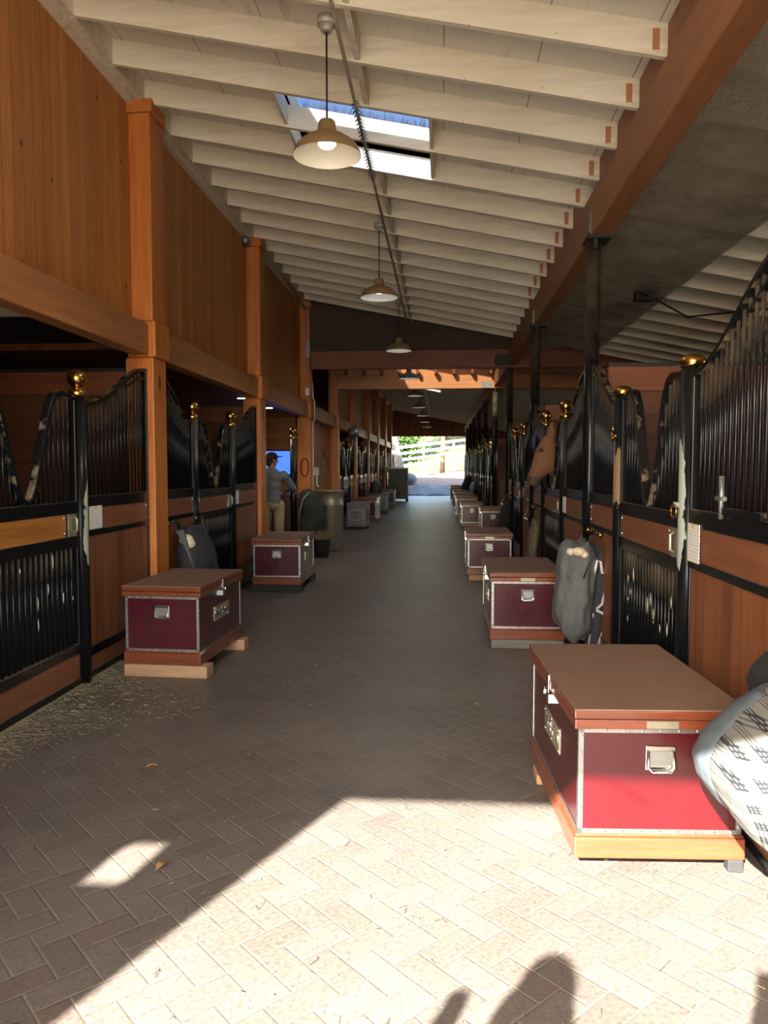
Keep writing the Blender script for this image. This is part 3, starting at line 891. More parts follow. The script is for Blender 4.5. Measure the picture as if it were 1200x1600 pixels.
def place(kind, loc, rz, label, sc=1):
    o = first[kind]
    if kind in used: o = copy_tree(o)
    used.add(kind)
    o.location = loc; o.rotation_euler = (0, 0, rz); o.scale = (1, sc, 1); o['label'] = label
    return o
def bayname(side, bb):
    row = 'timber-post' if side < 0 else 'steel-column'
    return row, {-1: 'nearest the camera', 0: 'second stall from the camera', 1: 'third stall from the camera'}.get(bb, '%s stall past the cross beams' % (ORD[bb-3] if bb > 2 else ''))
BB = {-1: (1.12, 2.57), 1: (1.285, 2.79)}
HP = math.pi
doors = {}; worn = []
for side, X in ((-1, XL), (1, XR)):
    bays = [-1, 0]+list(range(3, 9)) if side < 0 else [-1, 0, 1]+list(range(3, 9))
    B1, B2 = BB[side]
    LA, LB, LD = B1-.06-.155, BAY-.155-B2-.06, B2-B1-.1
    for bb in bays:
        y = P(bb); row, bn = bayname(side, bb)
        if not (side < 0 and bb == -1):
            place('panel', (X, y+.155+LA, 0), HP, 'barred stall front before the door, %s side, %s' % (row, bn), LA/PL)
        d = place('door', (X, y+B1+.05, 0), 0, 'black barred door with a V dip, %s side, %s' % (row, bn), LD/DW)
        doors[(side, bb)] = d
        if side > 0:
            d.location.y = y+B2-.05; d.rotation_euler.z = HP
        if not (bb == 8): place('panel', (X, y+B2+.06, 0), 0, 'barred stall front beyond the door, %s side, %s' % (row, bn), LB/PL)
        k = 'cpost' if (side > 0 and bb == -1) else 'gpost'
        w = 'flat brass cap' if k == 'cpost' else 'brass ball'
        bs = {-1: 'nearest stall', 0: 'second stall', 1: 'third stall'}.get(bb, '%s stall past the gap' % (ORD[bb-3] if bb > 2 else ''))
        for yy, wh in ((y+B1, 'near'), (y+B2, 'far')):
            g = place(k, (X, yy, 0), 0, 'black post with %s, %s side of door, %s row, %s' % (w, wh, row, bs))
            if bb == -1: worn.append((g, (side, wh)))
B1, B2 = BB[-1]
place('gpost', (XL, P(1)+B2, 0), 0, 'lone black gate post with a brass ball beside the blue screen')
B1, B2 = BB[1]
for g, key in worn:
    if key not in WORN: continue
    for ch in g.children:
        if ch.name.startswith('pipe'):
            ch.data = ch.data.copy(); ch.data.materials[0] = WORN[key]; ch['label'] = 'black post pipe chewed to bare metal on one side'
# honey coloured band on the nearest door of the post side
for ch in doors[(-1, -1)].children:
    if ch.name.startswith('band_plank'):
        ch.data = ch.data.copy(); ch.data.materials[0] = M['band_honey']; ch['label'] = 'honey coloured band plank'

# paint chips on the nearest doors: bare flakes on the bars
def chips(door, n, zlo, zhi):
    b = MB()
    for k in range(n):
        q = R.choice(range(1, 19)); s = .045+(DW-.09)*q/19; z = R.uniform(zlo, zhi); h = R.uniform(.015, .10)
        b.tube([(.012, s, z), (.0125, s+.001, z+h*.5), (.012, s-.001, z+h)], [.002, .0046, .002], 6)
    b.build('bare_paint_speck', M['fleece'], door)
chips(doors[(-1, -1)], 10, .5, .92)
chips(doors[(1, -1)], 12, .45, .85) 

# notices on the stall bands
def notice(x, y, z, w, h, face, label):
    t = thing('paper_notice', label, 'notice', (x, y, z), 0, 'paper notices on the stalls')
    b = MB(); b.box(-.0015, .0015, -w/2, w/2, 0, h); b.build('sheet', M['paper'], t)
    b = MB(); b.box(-.003 if face < 0 else .001, -.001 if face < 0 else .003, -.015, .02, h-.025, h-.002); b.build('yellow_tab', plain_y, t)
plain_y = plain('yellow tape', rgb(214, 196, 110), .6)
notice(XR-.028, P(-1)+B1-.16, 1.085, .17, .19, -1, 'white paper notice on the wooden band beside the nearest steel-side gate post')
notice(XL+.028, P(-1)+BB[-1][1]+.19, 1.10, .21, .17, 1, 'white paper notice on the band right behind the nearest post-side trunk')
notice(XL+.028, P(0)+BB[-1][1]+.14, 1.10, .17, .17, 1, 'small white paper notice on the second post-side stall, past its door')
notice(XR-.028, P(0)+B1-.14, 1.10, .2, .16, -1, 'tan card notice on the band next to the horse')
# tie ring
t = thing('tie_ring', 'round brass tie ring on the nearest steel-side gate post', 'ring', (XR-.07, P(-1)+B1, 1.33))
b = MB(); b.tube([(-.012*math.cos(a)*0-.01, .045*math.sin(a), -.0+.032*math.cos(a)) for a in [2*HP*k/16 for k in range(17)]], .006, 8, False); b.build('ring', M['brass'], t)
b = MB(); b.box(-.012, .02, -.012, .012, .02, .045); b.build('eye', M['steel'], t)
# sliding feed hatch latch on the near panel
t = thing('bolt_latch', 'dusty steel bolt latch on the bars of the nearest steel-side stall', 'latch', (XR-.03, P(-1)+.73, 1.345))
b = MB(); b.box(-.012, .012, -.42, .02, 0, .03); b.build('shelf_bar', M['rail'], t)
b = MB(); b.tube([(-.01, 0, -.02), (-.01, 0, .17)], .012, 8); b.tube([(-.01, .06, .07), (-.01, -.04, .07)], .011, 8); b.build('bolt', M['steel'], t)

# brass door latch half way up the second capped gate post
t = thing('spring_bolt', 'small brass spring bolt on the capped gate post by the dipped door', 'latch', (XR-.05, P(-1)+B2-.03, 1.77))
b = MB(); b.tube([(-.02, 0, -.03), (-.02, 0, .03)], .016, 10); b.tube([(-.02, 0, .03), (-.02, 0, .075)], .008, 8); b.build('barrel', M['brass'], t)
b = MB(); b.tube([(-.02, .0, 0), (-.02, -.07, 0)], .01, 8); b.build('pin', M['brass'], t)

# ------------------------------------------------------------------ pendant lamps and conduit
def make_lamp():
    t = thing('pendant_lamp', 'x', 'lamp', (0, 0, 0), 0, 'pendant lamps down the aisle', 'thing')
    b = MB(); b.lathe([(.055, .78), (.055, .83)], (0, 0, 0), 16); b.lathe([(.03, .74), (.05, .782)], (0, 0, 0), 12); b.build('junction_box', M['conduit'], t)
    b = MB(); b.tube([(0, 0, .2), (0, 0, .76)], .006, 8); b.build('cord', M['black'], t)
    outer = [(.212, 0), (.206, .025), (.19, .055), (.16, .085), (.12, .112), (.085, .125), (.062, .135), (.058, .16), (.052, .2), (.045, .212), (.012, .222)]
    n = 28
    b = MB()
    b.loft([[(r*math.cos(2*HP*k/n), r*math.sin(2*HP*k/n), z) for k in range(n)] for r, z in outer], False)
    b.f.append(tuple(range((len(outer)-1)*n, len(outer)*n))); b.mi.append(0); b.sm.append(False)
    b.build('shade', M['tan'], t)
    b = MB(); inner = [(.211, .001), (.203, .024), (.186, .052), (.155, .081), (.116, .107), (.06, .118), (.01, .12)]
    b.loft([[(r*math.cos(-2*HP*k/n), r*math.sin(-2*HP*k/n), z) for k in range(n)] for r, z in inner], False)
    b.build('reflector', M['whiteenamel'], t)
    b = MB(); b.lathe([(.03, .118), (.04, .09), (.058, .075)], (0, 0, 0), 18); b.build('socket', M['brass'], t)
    return t
lamp0 = make_lamp()
def bulb_mesh():
    b = MB(); b.lathe([(.056, .076), (.056, .068), (.04, .052), (.005, .046)], (0, 0, 0), 18); return b
bw = bulb_mesh().build('bulb', M['bulb_white'], lamp0)
ZL = 3.475
for k in range(0, 9):
    t = lamp0 if k == 0 else copy_tree(lamp0)
    t.location = (LAMPX, ylamp(k), ZL)
    t['label'] = 'tan enamel pendant lamp, glowing warm, nearest the camera' if k == 0 else 'pendant lamp hanging over the aisle, %s from the camera' % ORD[k]
for ch in list(lamp0.children):
    if ch.name == 'bulb':
        ch.data = ch.data.copy(); ch.data.materials.clear(); ch.data.materials.append(M['bulb_warm'])
PENDANT_W = 14
for k in range(0, 9):
    l = bpy.data.lights.new('pendant_glow', 'SPOT'); l.energy = PENDANT_W*(1 if k else .8); l.shadow_soft_size = .06
    l.spot_size = D2R(150); l.spot_blend = .6
    l.color = (1, .86, .68) if k == 0 else (.96, .97, 1)
    o = bpy.data.objects.new('pendant_glow', l); COL.objects.link(o); o.location = (LAMPX, ylamp(k), ZL+.03)
b = MB(); xc = -.66
b.tube([(xc, YF+.1, zr(xc)-.02), (xc, P(2)-.1, zr(xc)-.02)], .013, 8)
tag(b.build('conduit', M['conduit']), 'grey electrical conduit running along under the near rafters', 'conduit')
b = MB(); b.tube([(xc, P(3)+.1, zr(xc)-.02), (xc, YE-.1, zr(xc)-.02)], .013, 8)
tag(b.build('conduit', M['conduit']), 'dark conduit under the far roof past the cross beams', 'conduit')
b = MB()
for k in range(150):
    y = 5.9+1.5*k/150; a = k*.9
    b.tube([(xc+.018*math.cos(a), y, zr(xc)-.02+.018*math.sin(a)), (xc+.034*math.cos(a), y+.02, zr(xc)-.02+.034*math.sin(a))], .0035, 4)
tag(b.build('bird_spikes', M['black']), 'small dark spikes wound along the conduit below the skylight', 'spikes', kind='stuff')

# recessed lights in the soffit of the room
for k, (x, y) in enumerate([(-3.05, 11.6), (-3.05, 13.5)]):
    t = thing('recessed_light', ['recessed ceiling light seen over the second post-side stall', 'recessed ceiling light above the person at the screen'][k], 'light', (x, y, 2.62))
    b = MB(); b.lathe([(.075, -.012), (.075, 0)], (0, 0, 0), 20); b.build('trim_ring', M['brass'], t)
    b = MB(); b.lathe([(.06, -.016), (.06, -.012)], (0, 0, 0), 20); b.build('lens', M['downlight'], t)
    l = bpy.data.lights.new('downlight_glow', 'SPOT'); l.energy = 9; l.color = (1, .8, .55); l.spot_size = D2R(130); l.spot_blend = .6; l.shadow_soft_size = .06
    o = bpy.data.objects.new('downlight_glow', l); COL.objects.link(o); o.location = (x, y, 2.59)

# floodlight, wires on posts
t = thing('flood_light', 'small grey twin floodlight on top of the second timber post', 'floodlight', (-2.66, P(1)-.2, 4.6))
b = MB(); b.box(-.04, .04, -.02, .05, -.02, .06); b.tube([(0, 0, .02), (-.05, -.08, .03), (-.1, -.1, .02)], .014, 8); b.build('bracket', M['steel'], t)
for s in (0, 1):
    b = MB(); b.lathe([(.015, 0), (.05, .05), (.055, .11), (.05, .115)], (-.12+.13*s, -.12, -.06), 14); b.build('lamp_head', M['steel'], t)
b = MB()
for k in range(7):
    x = -2.52+.02*math.sin(k*2); b.tube([(x, P(1)+.3+.2*k, 4.62-.02*k % .05), (x+.03*math.sin(k), P(1)+1.0+.35*k, 4.55+.03*math.cos(k*1.7)), (x-.02, P(2)-.35, 4.5+.02*math.sin(k*3))], .008, 6)
b.tube([(-2.52, P(2)-.35, 4.52), (-2.5, P(2)-.25, 4.2), (-2.53, P(2)-.2, 3.9), (-2.5, P(2)-.22, 3.3)], .01, 6)
b.tube([(-2.5, P(2)-.33, 4.5), (-2.56, P(2)-.22, 4.1), (-2.52, P(2)-.2, 3.7)], .008, 6)
tag(b.build('loose_wiring', M['conduit']), 'tangle of grey wires from the roof down the third timber post', 'wiring')
b = MB(); b.box(-2.56, -2.48, P(2)-.22, P(2)-.14, 3.62, 3.95); tag(b.build('junction_box', M['steel'], None, .008), 'dark upright junction box high on the third timber post', 'junction box')
b = MB(); b.box(-2.58, -2.5, P(2)-.19, P(2)-.13, 2.92, 3.06); tag(b.build('switch_box', M['whiteenamel'], None, .008), 'small pale switch box on the third timber post', 'switch')
b = MB(); b.tube([(-2.49, P(2)+.1, 3.2), (-2.485, P(2)+.14, 2.9), (-2.46, P(2)+.16, 2.84), (-2.46, P(2)+.16, 2.5), (-2.49, P(2)+.14, 2.4), (-2.49, P(2)+.135, .4)], .01, 6)
tag(b.build('wall_conduit', M['whiteenamel']), 'thin white conduit down the corner of the third timber post', 'conduit')

# ------------------------------------------------------------------ tack trunks
def trunk(label, loc, rz, W=.65, L=1.08, H=.585, side=-1, body='maroon', trim=True, plate=None, lidplate=False, rivets=True, wood_m=('varnish', 'varnish_y'), lid='lidtop'):
    """side: which way the hasp and the name plate face (the aisle)"""
    t = thing('tack_chest', label, 'trunk', loc, rz, 'tack trunks along the stalls')
    zp = .095; zl0 = H-.078
    hw, hl = W/2, L/2
    b = MB(); b.mat(0)
    b.box(-hw, hw, -hl, hl, 0, zp-.012); b.box(-hw+.004, hw-.004, -hl+.004, hl-.004, zp-.012, zp)
    b.build('plinth', M[wood_m[0]], t, .006)
    b = MB(); b.box(-hw+.015, hw-.015, -hl+.015, hl-.015, zp, zl0); b.build('body', M[body], t)
    if trim:
        b = MB(); e = .018; o = .003
        X0, X1, Y0, Y1 = -hw+.015, hw-.015, -hl+.015, hl-.015
        for (x, sx) in ((X0, 1), (X1, -1)):
            for (y, sy) in ((Y0, 1), (Y1, -1)):
                xa, xb = sorted((x-sx*o, x+sx*e)); ya, yb = sorted((y-sy*o, y+sy*e))
                b.box(xa, xb, *sorted((y-sy*o, y)), zp, zl0); b.box(*sorted((x-sx*o, x)), ya, yb, zp, zl0)
        for (z0, z1) in ((zp, zp+e), (zl0-e, zl0)):
            b.box(X0, X1, Y0-o, Y0, z0, z1); b.box(X0, X1, Y1, Y1+o, z0, z1)
            b.box(X0-o, X0, Y0, Y1, z0, z1); b.box(X1, X1+o, Y0, Y1, z0, z1)
        if rivets:
            b.mat(1)
            for z in (zp+.009, zl0-.009):
                for k in range(9):
                    b.ell((X0+(X1-X0)*(k+.5)/9, Y0-o, z), (.0055, .003, .0055), 8, 5)
            for z in [zp+.03+(zl0-zp-.06)*k/5 for k in range(6)]:
                for x in (X0+.009, X1-.009): b.ell((x, Y0-o, z), (.0055, .003, .0055), 8, 5)
        b.build('metal_edging', [M['alu'], M['chrome']], t)
    b = MB(); b.box(-hw-.004, hw+.004, -hl-.004, hl+.004, zl0, zl0+.037); b.box(-hw-.006, hw+.006, -hl-.006, hl+.006, zl0+.040, H-.006)
    ld = b.build('lid', M[wood_m[0]], t, .004)
    b = MB(); b.box(-hw-.006, hw+.006, -hl-.006, hl+.006, H-.006, H); b.build('lid_board', M[lid], ld, .002)
    if lidplate:
        b = MB(); b.box(-.06, .06, -hl-.009, -hl-.005, zl0+.006, zl0+.034); b.build('small_plate', M['plate'], ld)
    # chest handle on the end
    ht = zp+(zl0-zp)*.74
    b = MB(); y = -hl+.015
    b.box(-.057, .057, y-.006, y, ht-.055, ht+.04); hd = b.build('chest_handle', M['chrome'], t, .003)
    b = MB(); b.box(-.042, .042, y-.008, y-.006, ht-.035, ht+.022); b.build('recess', M['steel'], hd)
    b = MB(); b.tube([(-.047, y-.008, ht+.02), (-.05, y-.018, ht-.04), (-.035, y-.022, ht-.055), (.035, y-.022, ht-.055), (.05, y-.018, ht-.04), (.047, y-.008, ht+.02)], .0065, 8); b.build('bail', M['chrome'], hd)
    # hasp on the aisle side
    b = MB(); x = side*(hw+.006)
    b.box(*sorted((x, x+side*.004)), -.018, .018, zl0-.015, H-.012); hs = b.build('hasp', M['chrome'], t)
    x = side*(hw-.015)
    b = MB(); b.box(*sorted((x, x+side*.026)), -.03, .03, zl0-.06, zl0-.02); b.ell((side*(hw+.022), 0, zl0-.01), (.012, .014, .018), 10, 7); b.build('catch', M['chrome'], hs)
    if plate:
        x = side*(hw-.015); zc = zp+(zl0-zp)*.55
        b = MB(); b.box(*sorted((x, x+side*.004)), -.17, .17, zc-.055, zc+.055); b.mat(1)
        for yy in (-.155, 0, .155):
            for zz in (zc-.045, zc+.045): b.ell((x+side*.005, yy, zz), (.003, .005, .005), 8, 5)
        pl = b.build('name_plate', [M['plate'], M['chrome']], t)
        cu = bpy.data.curves.new('lettering', 'FONT'); cu.body = plate; cu.size = .085; cu.extrude = .0015; cu.align_x = 'CENTER'; cu.align_y = 'CENTER'
        cu.space_character = 1.0
        to = bpy.data.objects.new('tmp', cu); COL.objects.link(to); bpy.context.view_layer.update()
        me = bpy.data.meshes.new_from_object(to.evaluated_get(bpy.context.evaluated_depsgraph_get()))
        bpy.data.objects.remove(to)
        w = max(v.co.x for v in me.vertices)-min(v.co.x for v in me.vertices)
        sx = .29/w
        for v in me.vertices: v.co.x *= sx
        me.materials.clear(); me.materials.append(M['chrome'])
        lo = bpy.data.objects.new('lettering', me); COL.objects.link(lo); lo.parent = pl
        lo.location = (x+side*.0055, 0, zc); lo.rotation_euler = (D2R(90), 0, D2R(90*side))
    return t
def block(label, x0, x1, y0, y1, h, m='block', rz=0):
    b = MB(); cx, cy = (x0+x1)/2, (y0+y1)/2
    b.box(x0-cx, x1-cx, y0-cy, y1-cy, 0, h)
    o = b.build('timber_block', M[m], None, .006); o.location = (cx, cy, 0); o.rotation_euler = (0, 0, rz)
    return tag(o, label, 'block', 'timber blocks under trunks')
TX = 'INVESTIN'
# steel-column side
trunk('big maroon tack trunk in the sun, nearest the camera', (.815, 3.475, .05), D2R(2.6), .65, 1.08, .585, -1, 'maroon', plate=TX, lidplate=True)
block('pale wood foot under the back corner of the sunlit trunk', .47, .60, 3.72, 3.86, .05)
block('pale wood foot under the back of the sunlit trunk on the stall side', .98, 1.10, 3.78, 3.92, .05)
block('small dark foot under the front stall-side corner of the sunlit trunk', 1.10, 1.16, 2.95, 3.0, .05, 'rubber')
trunk('maroon tack trunk beside the hung grey blanket, second on the column side', (.735, 7.17, .075), D2R(.5), .64, 1.16, .58, -1, 'maroon_dark', plate=TX, lidplate=True)
block('grey timber under the front of the trunk beside the grey blanket', .43, 1.05, 6.58, 6.72, .075, 'block_grey')
block('grey timber under the back of the trunk beside the grey blanket', .43, 1.05, 7.58, 7.7, .075, 'block_grey')
trunk('dark plum tack trunk in front of the horse, third on the column side', (.66, 11.1, .085), 0, .62, 1.1, .57, -1, 'maroon_dark', lidplate=True)
block('timber under the front of the third column-side trunk', .38, .96, 10.58, 10.7, .085)
block('timber under the back of the third column-side trunk', .38, .96, 11.5, 11.62, .085)
trunk('plum tack trunk half hidden by black blankets near the third steel column', (1.13, 17.4, .1), 0, .54, 1.0, .57, -1, 'maroon_dark')
block('timber under the plum trunk near the third steel column', .9, 1.36, 16.95, 17.8, .1)
trunk('dark trunk with a silver handle and studded edges beyond the third steel column', (.77, 20.0, .07), 0, .54, 1.05, .6, -1, 'maroon_dark')
block('timber under the studded trunk beyond the third steel column', .55, .99, 19.52, 20.4, .07)
trunk('reddish trunk right behind the studded one on the column side', (.76, 23.6, .07), 0, .64, 1.05, .62, -1, 'maroon')
block('timber under the reddish trunk behind the studded one', .5, 1.0, 23.1, 24.0, .07)
trunk('trunk with a bare wood lid below the pale blue cloth', (.80, 27.4, .05), 0, .66, 1.05, .62, -1, 'navy_trunk', lid='block')
block('timber under the wood-lidded trunk', .55, 1.05, 26.95, 27.8, .05)
trunk('black trunk with white edges under the dark heap, far down the aisle', (.82, 31.3, .05), 0, .7, 1.05, .62, -1, 'navy_trunk', wood_m=('block_grey', 'block_grey'))
block('timber under the white-edged black trunk', .55, 1.1, 30.85, 31.7, .05)
trunk('farthest trunk of the column side, close to the bright doorway', (.80, 36.2, .08), 0, .8, 1.05, .66, -1, 'navy_trunk', lid='block')
block('timber under the farthest column-side trunk', .5, 1.1, 35.7, 36.6, .08)
# timber-post side
trunk('maroon tack trunk at the nearest timber post', (-2.04, 6.0, .09), D2R(-3.2), .60, 1.0, .585, 1, 'maroon_dark', plate=TX)
block('long pale timber under the front of the nearest post-side trunk', -2.35, -1.71, 5.47, 5.61, .09, rz=D2R(-3))
block('pale timber under the back of the nearest post-side trunk', -2.29, -1.66, 6.36, 6.48, .09, rz=D2R(-3))
trunk('dark plum tack trunk in front of the second timber post', (-2.06, 9.98, .09), D2R(1), .62, 1.14, .575, 1, 'maroon_dark', plate=TX)
block('black timber under the front of the trunk by the second timber post', -2.37, -1.735, 9.39, 9.53, .09, 'rubber')
block('black timber under the back of the trunk by the second timber post', -2.38, -1.74, 10.38, 10.5, .09, 'rubber')
t = trunk('small grey painted trunk behind the metal bin', (-2.13, 19.7, .06), D2R(-3), .50, .8, .6, 1, 'grey_trunk', wood_m=('grey_trunk', 'grey_trunk'), lid='grey_trunk')
b = MB()
cx = -.0
b.tube([(.17*(1 if abs(math.cos(a)) > .9 else abs(math.cos(a))**.4)*(1 if math.cos(a) > 0 else -1), -.388, .3+.13*(abs(math.sin(a))**.4)*(1 if math.sin(a) > 0 else -1)) for a in [2*HP*k/32 for k in range(33)]], .006, 6, False)
b.build('scroll_border', M['whiteenamel'], t)
block('black runner under the small grey trunk', -2.36, -1.9, 19.33, 20.05, .06, 'rubber')
trunk('reddish tack trunk behind the small grey trunk', (-2.13, 22.4, .06), D2R(-2), .58, 1.0, .62, 1, 'maroon')
block('timber under the reddish trunk on the post side', -2.4, -1.9, 21.95, 22.8, .06)
trunk('grey trunk with studded base, third of the far post-side trunks', (-2.15, 26.4, .06), D2R(-1), .62, 1.0, .62, 1, 'grey_trunk', wood_m=('block_grey', 'block_grey'))
block('timber under the studded grey trunk on the post side', -2.42, -1.9, 25.95, 26.8, .06)
trunk('black trunk with white edges before the tack locker', (-2.15, 30.6, .06), 0, .62, 1.0, .62, 1, 'navy_trunk', wood_m=('block_grey', 'block_grey'))
block('timber under the black trunk before the tack locker', -2.42, -1.9, 30.15, 31.0, .06)
# tall tack locker far down
t = thing('tack_locker', 'tall dark tack locker with a white rail top near the bright doorway', 'locker', (-1.98, 35.6, 0))
b = MB(); b.box(-.42, .42, -.5, .5, .12, 1.5); b.build('body', M['block_grey'], t, .01)
b = MB(); b.box(-.46, .46, -.54, .54, 1.5, 1.56); b.build('top', M['whiteenamel'], t, .008)
b = MB(); b.box(-.34, .34, -.52, -.5, .25, 1.4); dd = b.build('door', M['navy_trunk'], t, .006)
b = MB(); b.ell((.26, -.535, .9), (.02, .02, .02), 10, 6); b.build('knob', M['chrome'], dd)
for sx in (-.38, .38):
    for sy in (-.42, .42):
        b = MB(); b.lathe([(.05, 0), (.05, .1), (.03, .12)], (sx, sy, 0), 12); b.build('foot', M['rubber'], t)
# brown saddle cloth heap on the studded grey trunk
CLOUD = bpy.data.textures.new('folds', 'CLOUDS'); CLOUD.noise_scale = .16; CLOUD.noise_depth = 2
CLOUD2 = bpy.data.textures.new('creases', 'CLOUDS'); CLOUD2.noise_scale = .05; CLOUD2.noise_depth = 1
def lump(name, prof, mat, n=28, wr=.012, seed=0, power=2.6):
    """draped cloth bulk: horizontal rounded slices (z, x0, x1, y0, y1) with vertical folds"""
    rr = random.Random(seed); ph = [rr.uniform(0, 6) for _ in range(6)]
    # resample
    prof = sorted(prof); fine = []
    for (a, c) in zip(prof, prof[1:]):
        for q in range(4):
            u = q/4; fine.append([a[i]+(c[i]-a[i])*u for i in range(5)])
    fine.append(list(prof[-1])); rings = []
    for (z, x0, x1, y0, y1) in fine:
        ring = []
        for k in range(n):
            t_ = 2*HP*k/n; c, s = math.cos(t_), math.sin(t_)
            px = (abs(c)**(2/power))*(1 if c >= 0 else -1); py = (abs(s)**(2/power))*(1 if s >= 0 else -1)
            w = 1+wr*8*math.sin(5*t_+ph[0]+z*3)*.3+wr*8*math.sin(9*t_+ph[1]-z*7)*.18
            zz = z+wr*1.5*math.sin(3*t_+ph[2])
            ring.append(((x0+x1)/2+(x1-x0)/2*px*w, (y0+y1)/2+(y1-y0)/2*py*w, zz))
        rings.append(ring)
    b = MB(); b.loft(rings, True)
    o = b.build(name, mat)
    m = o.modifiers.new('s', 'SUBSURF'); m.levels = 1; m.render_levels = 2
    m = o.modifiers.new('w', 'DISPLACE'); m.texture = CLOUD; m.texture_coords = 'GLOBAL'; m.strength = wr*2.6; m.mid_level = .5
    m = o.modifiers.new('w2', 'DISPLACE'); m.texture = CLOUD2; m.texture_coords = 'GLOBAL'; m.strength = wr*.45; m.mid_level = .5
    return o
o = lump('saddle_cover', [(.68, -2.5, -2.02, 26.1, 26.8), (.85, -2.48, -2.05, 26.15, 26.8), (1.0, -2.42, -2.1, 26.2, 26.7), (1.1, -2.34, -2.2, 26.3, 26.6)], M['leather'], seed=4)
tag(o, 'brown covered saddle sitting on the studded grey trunk', 'saddle')
o = lump('cloth_bag', [(.67, 1.02, 1.13, 27.1, 27.8), (.85, .98, 1.18, 27.1, 27.8), (1.02, 1.05, 1.2, 27.2, 27.7), (1.06, 1.1, 1.2, 27.3, 27.6)], M['blue_cloth'], seed=5)
tag(o, 'pale blue cloth bag on the wood-lidded trunk', 'bag')
o = lump('blanket_heap', [(.67, .78, 1.15, 30.9, 31.7), (.95, .85, 1.2, 30.9, 31.7), (1.15, .95, 1.2, 31.0, 31.6), (1.22, 1.05, 1.2, 31.1, 31.5)], M['black_cloth'], seed=6)
tag(o, 'dark blanket heap on the white-edged black trunk', 'blanket')

# ------------------------------------------------------------------ blankets on swing racks
def rack(label, x, y, face, w=.72, drop=.2, out=.14):
    """hoop hanging from the rail; face = direction of the aisle"""
    t = thing('blanket_rack', label, 'rack', (x, y, 0), 0, 'blanket racks on the stall fronts')
    b = MB(); o = face*out; h = w/2
    pts = [(face*.03, -h, 1.03), (face*.06, -h, 1.045)]
    for k in range(7):
        a = HP/2*k/6; pts.append((face*.06+o*.5*math.sin(a), -h+.08*(1-math.cos(a)), 1.045+.03*math.sin(a)-drop*.5*(1-math.cos(a))))
    pts2 = [(p[0], -p[1], p[2]) for p in pts[::-1]]
    b.tube(pts+[(face*.06+o, -h+.1, 1.045-drop), (face*.06+o, h-.1, 1.045-drop)]+pts2, .014, 8); b.build('hoop', M['rail'], t)
    for s in (-h, h):
        b = MB(); b.ell((face*.035, s, 1.03), (.022, .024, .024), 10, 7); b.build('pivot_knob', M['brass'], t)
    return t
# grey blanket, column side, first stall
rack('swing-down blanket rack behind the hung grey blanket', XR, 6.3, -1, .5, .1, .06)
o = lump('horse_blanket', [(.2, 1.00, 1.12, 5.98, 6.2), (.3, .92, 1.17, 5.9, 6.3), (.42, .885, 1.18, 5.88, 6.35), (.6, .90, 1.19, 5.88, 6.38), (.78, .92, 1.2, 5.92, 6.4), (.9, .96, 1.2, 6.0, 6.4), (.96, 1.02, 1.19, 6.08, 6.36)], M['grey_cloth'], 36, .02, 1)
tag(o, 'bulky grey quilted horse blanket hanging beside the second column-side trunk', 'blanket')
b = MB(); b.tube([(1.12-.028*k, 5.885+.006*k, .84-.09*k) for k in range(7)], [.002, .006, .008, .008, .007, .005, .002], 6); b.build('dark_strip', M['black_cloth'], o)  # tapered dark strip across the front of the blanket
b = MB(); b.ell((1.06, 6.0, .905), (.055, .06, .035), 14, 9); b.ell((1.0, 6.03, .9), (.03, .04, .03), 12, 8); b.ell((1.1, 5.99, .885), (.03, .04, .03), 12, 8); b.build('fleece_collar', M['fleece'], o)
o = lump('horse_blanket', [(.08, 1.16, 1.22, 6.1, 6.3), (.3, 1.16, 1.27, 6.05, 6.4), (.5, 1.17, 1.3, 6.0, 6.5), (.75, 1.19, 1.3, 6.0, 6.5), (.88, 1.2, 1.29, 6.05, 6.45), (.93, 1.22, 1.28, 6.1, 6.4)], M['dark_cloth'], 32, .012, 2)
tag(o, 'charcoal blanket with pale binding, hung between grey blanket and stall', 'blanket')
b = MB()
b.tube([(1.175, 6.03, .60), (1.18, 6.0, .74), (1.20, 5.985, .84), (1.225, 5.985, .83), (1.235, 5.985, .74), (1.26, 5.98, .74), (1.262, 5.985, .60), (1.24, 5.99, .50), (1.2, 6.0, .46)], .011, 6)
b.tube([(1.2, 6.0, .45), (1.25, 6.0, .425), (1.285, 6.02, .41), (1.26, 6.03, .28), (1.22, 6.08, .12)], .011, 6)
b.tube([(1.178, 6.02, .42), (1.172, 6.06, .3), (1.165, 6.1, .16)], .009, 6)
b.build('binding', M['piping'], o)
# patterned blanket below the horse
rack('blanket rack with patterned blanket below the horse head', XR, P(0)+B2+.6, -1, .7, .16, .1)
o = lump('horse_blanket', [(.26, 1.10, 1.22, 9.85, 10.2), (.5, 1.12, 1.24, 9.8, 10.3), (.75, 1.15, 1.26, 9.8, 10.3), (.88, 1.18, 1.25, 9.85, 10.25)], M['camo'], 26, .014, 3)
tag(o, 'grey brown patterned blanket hanging below the horse head', 'blanket')
# black blankets at the third stall
rack('blanket rack with black blankets at the third column-side stall', XR, P(1)+B2+.6, -1, .7, .16, .1)
o = lump('horse_blanket', [(.3, .98, 1.24, 13.5, 14.0), (.6, 1.0, 1.26, 13.5, 14.1), (.85, 1.08, 1.27, 13.5, 14.1), (1.0, 1.16, 1.26, 13.6, 14.0)], M['black_cloth'], 26, .016, 8)
tag(o, 'black blankets hanging in shade before the third steel column', 'blanket')
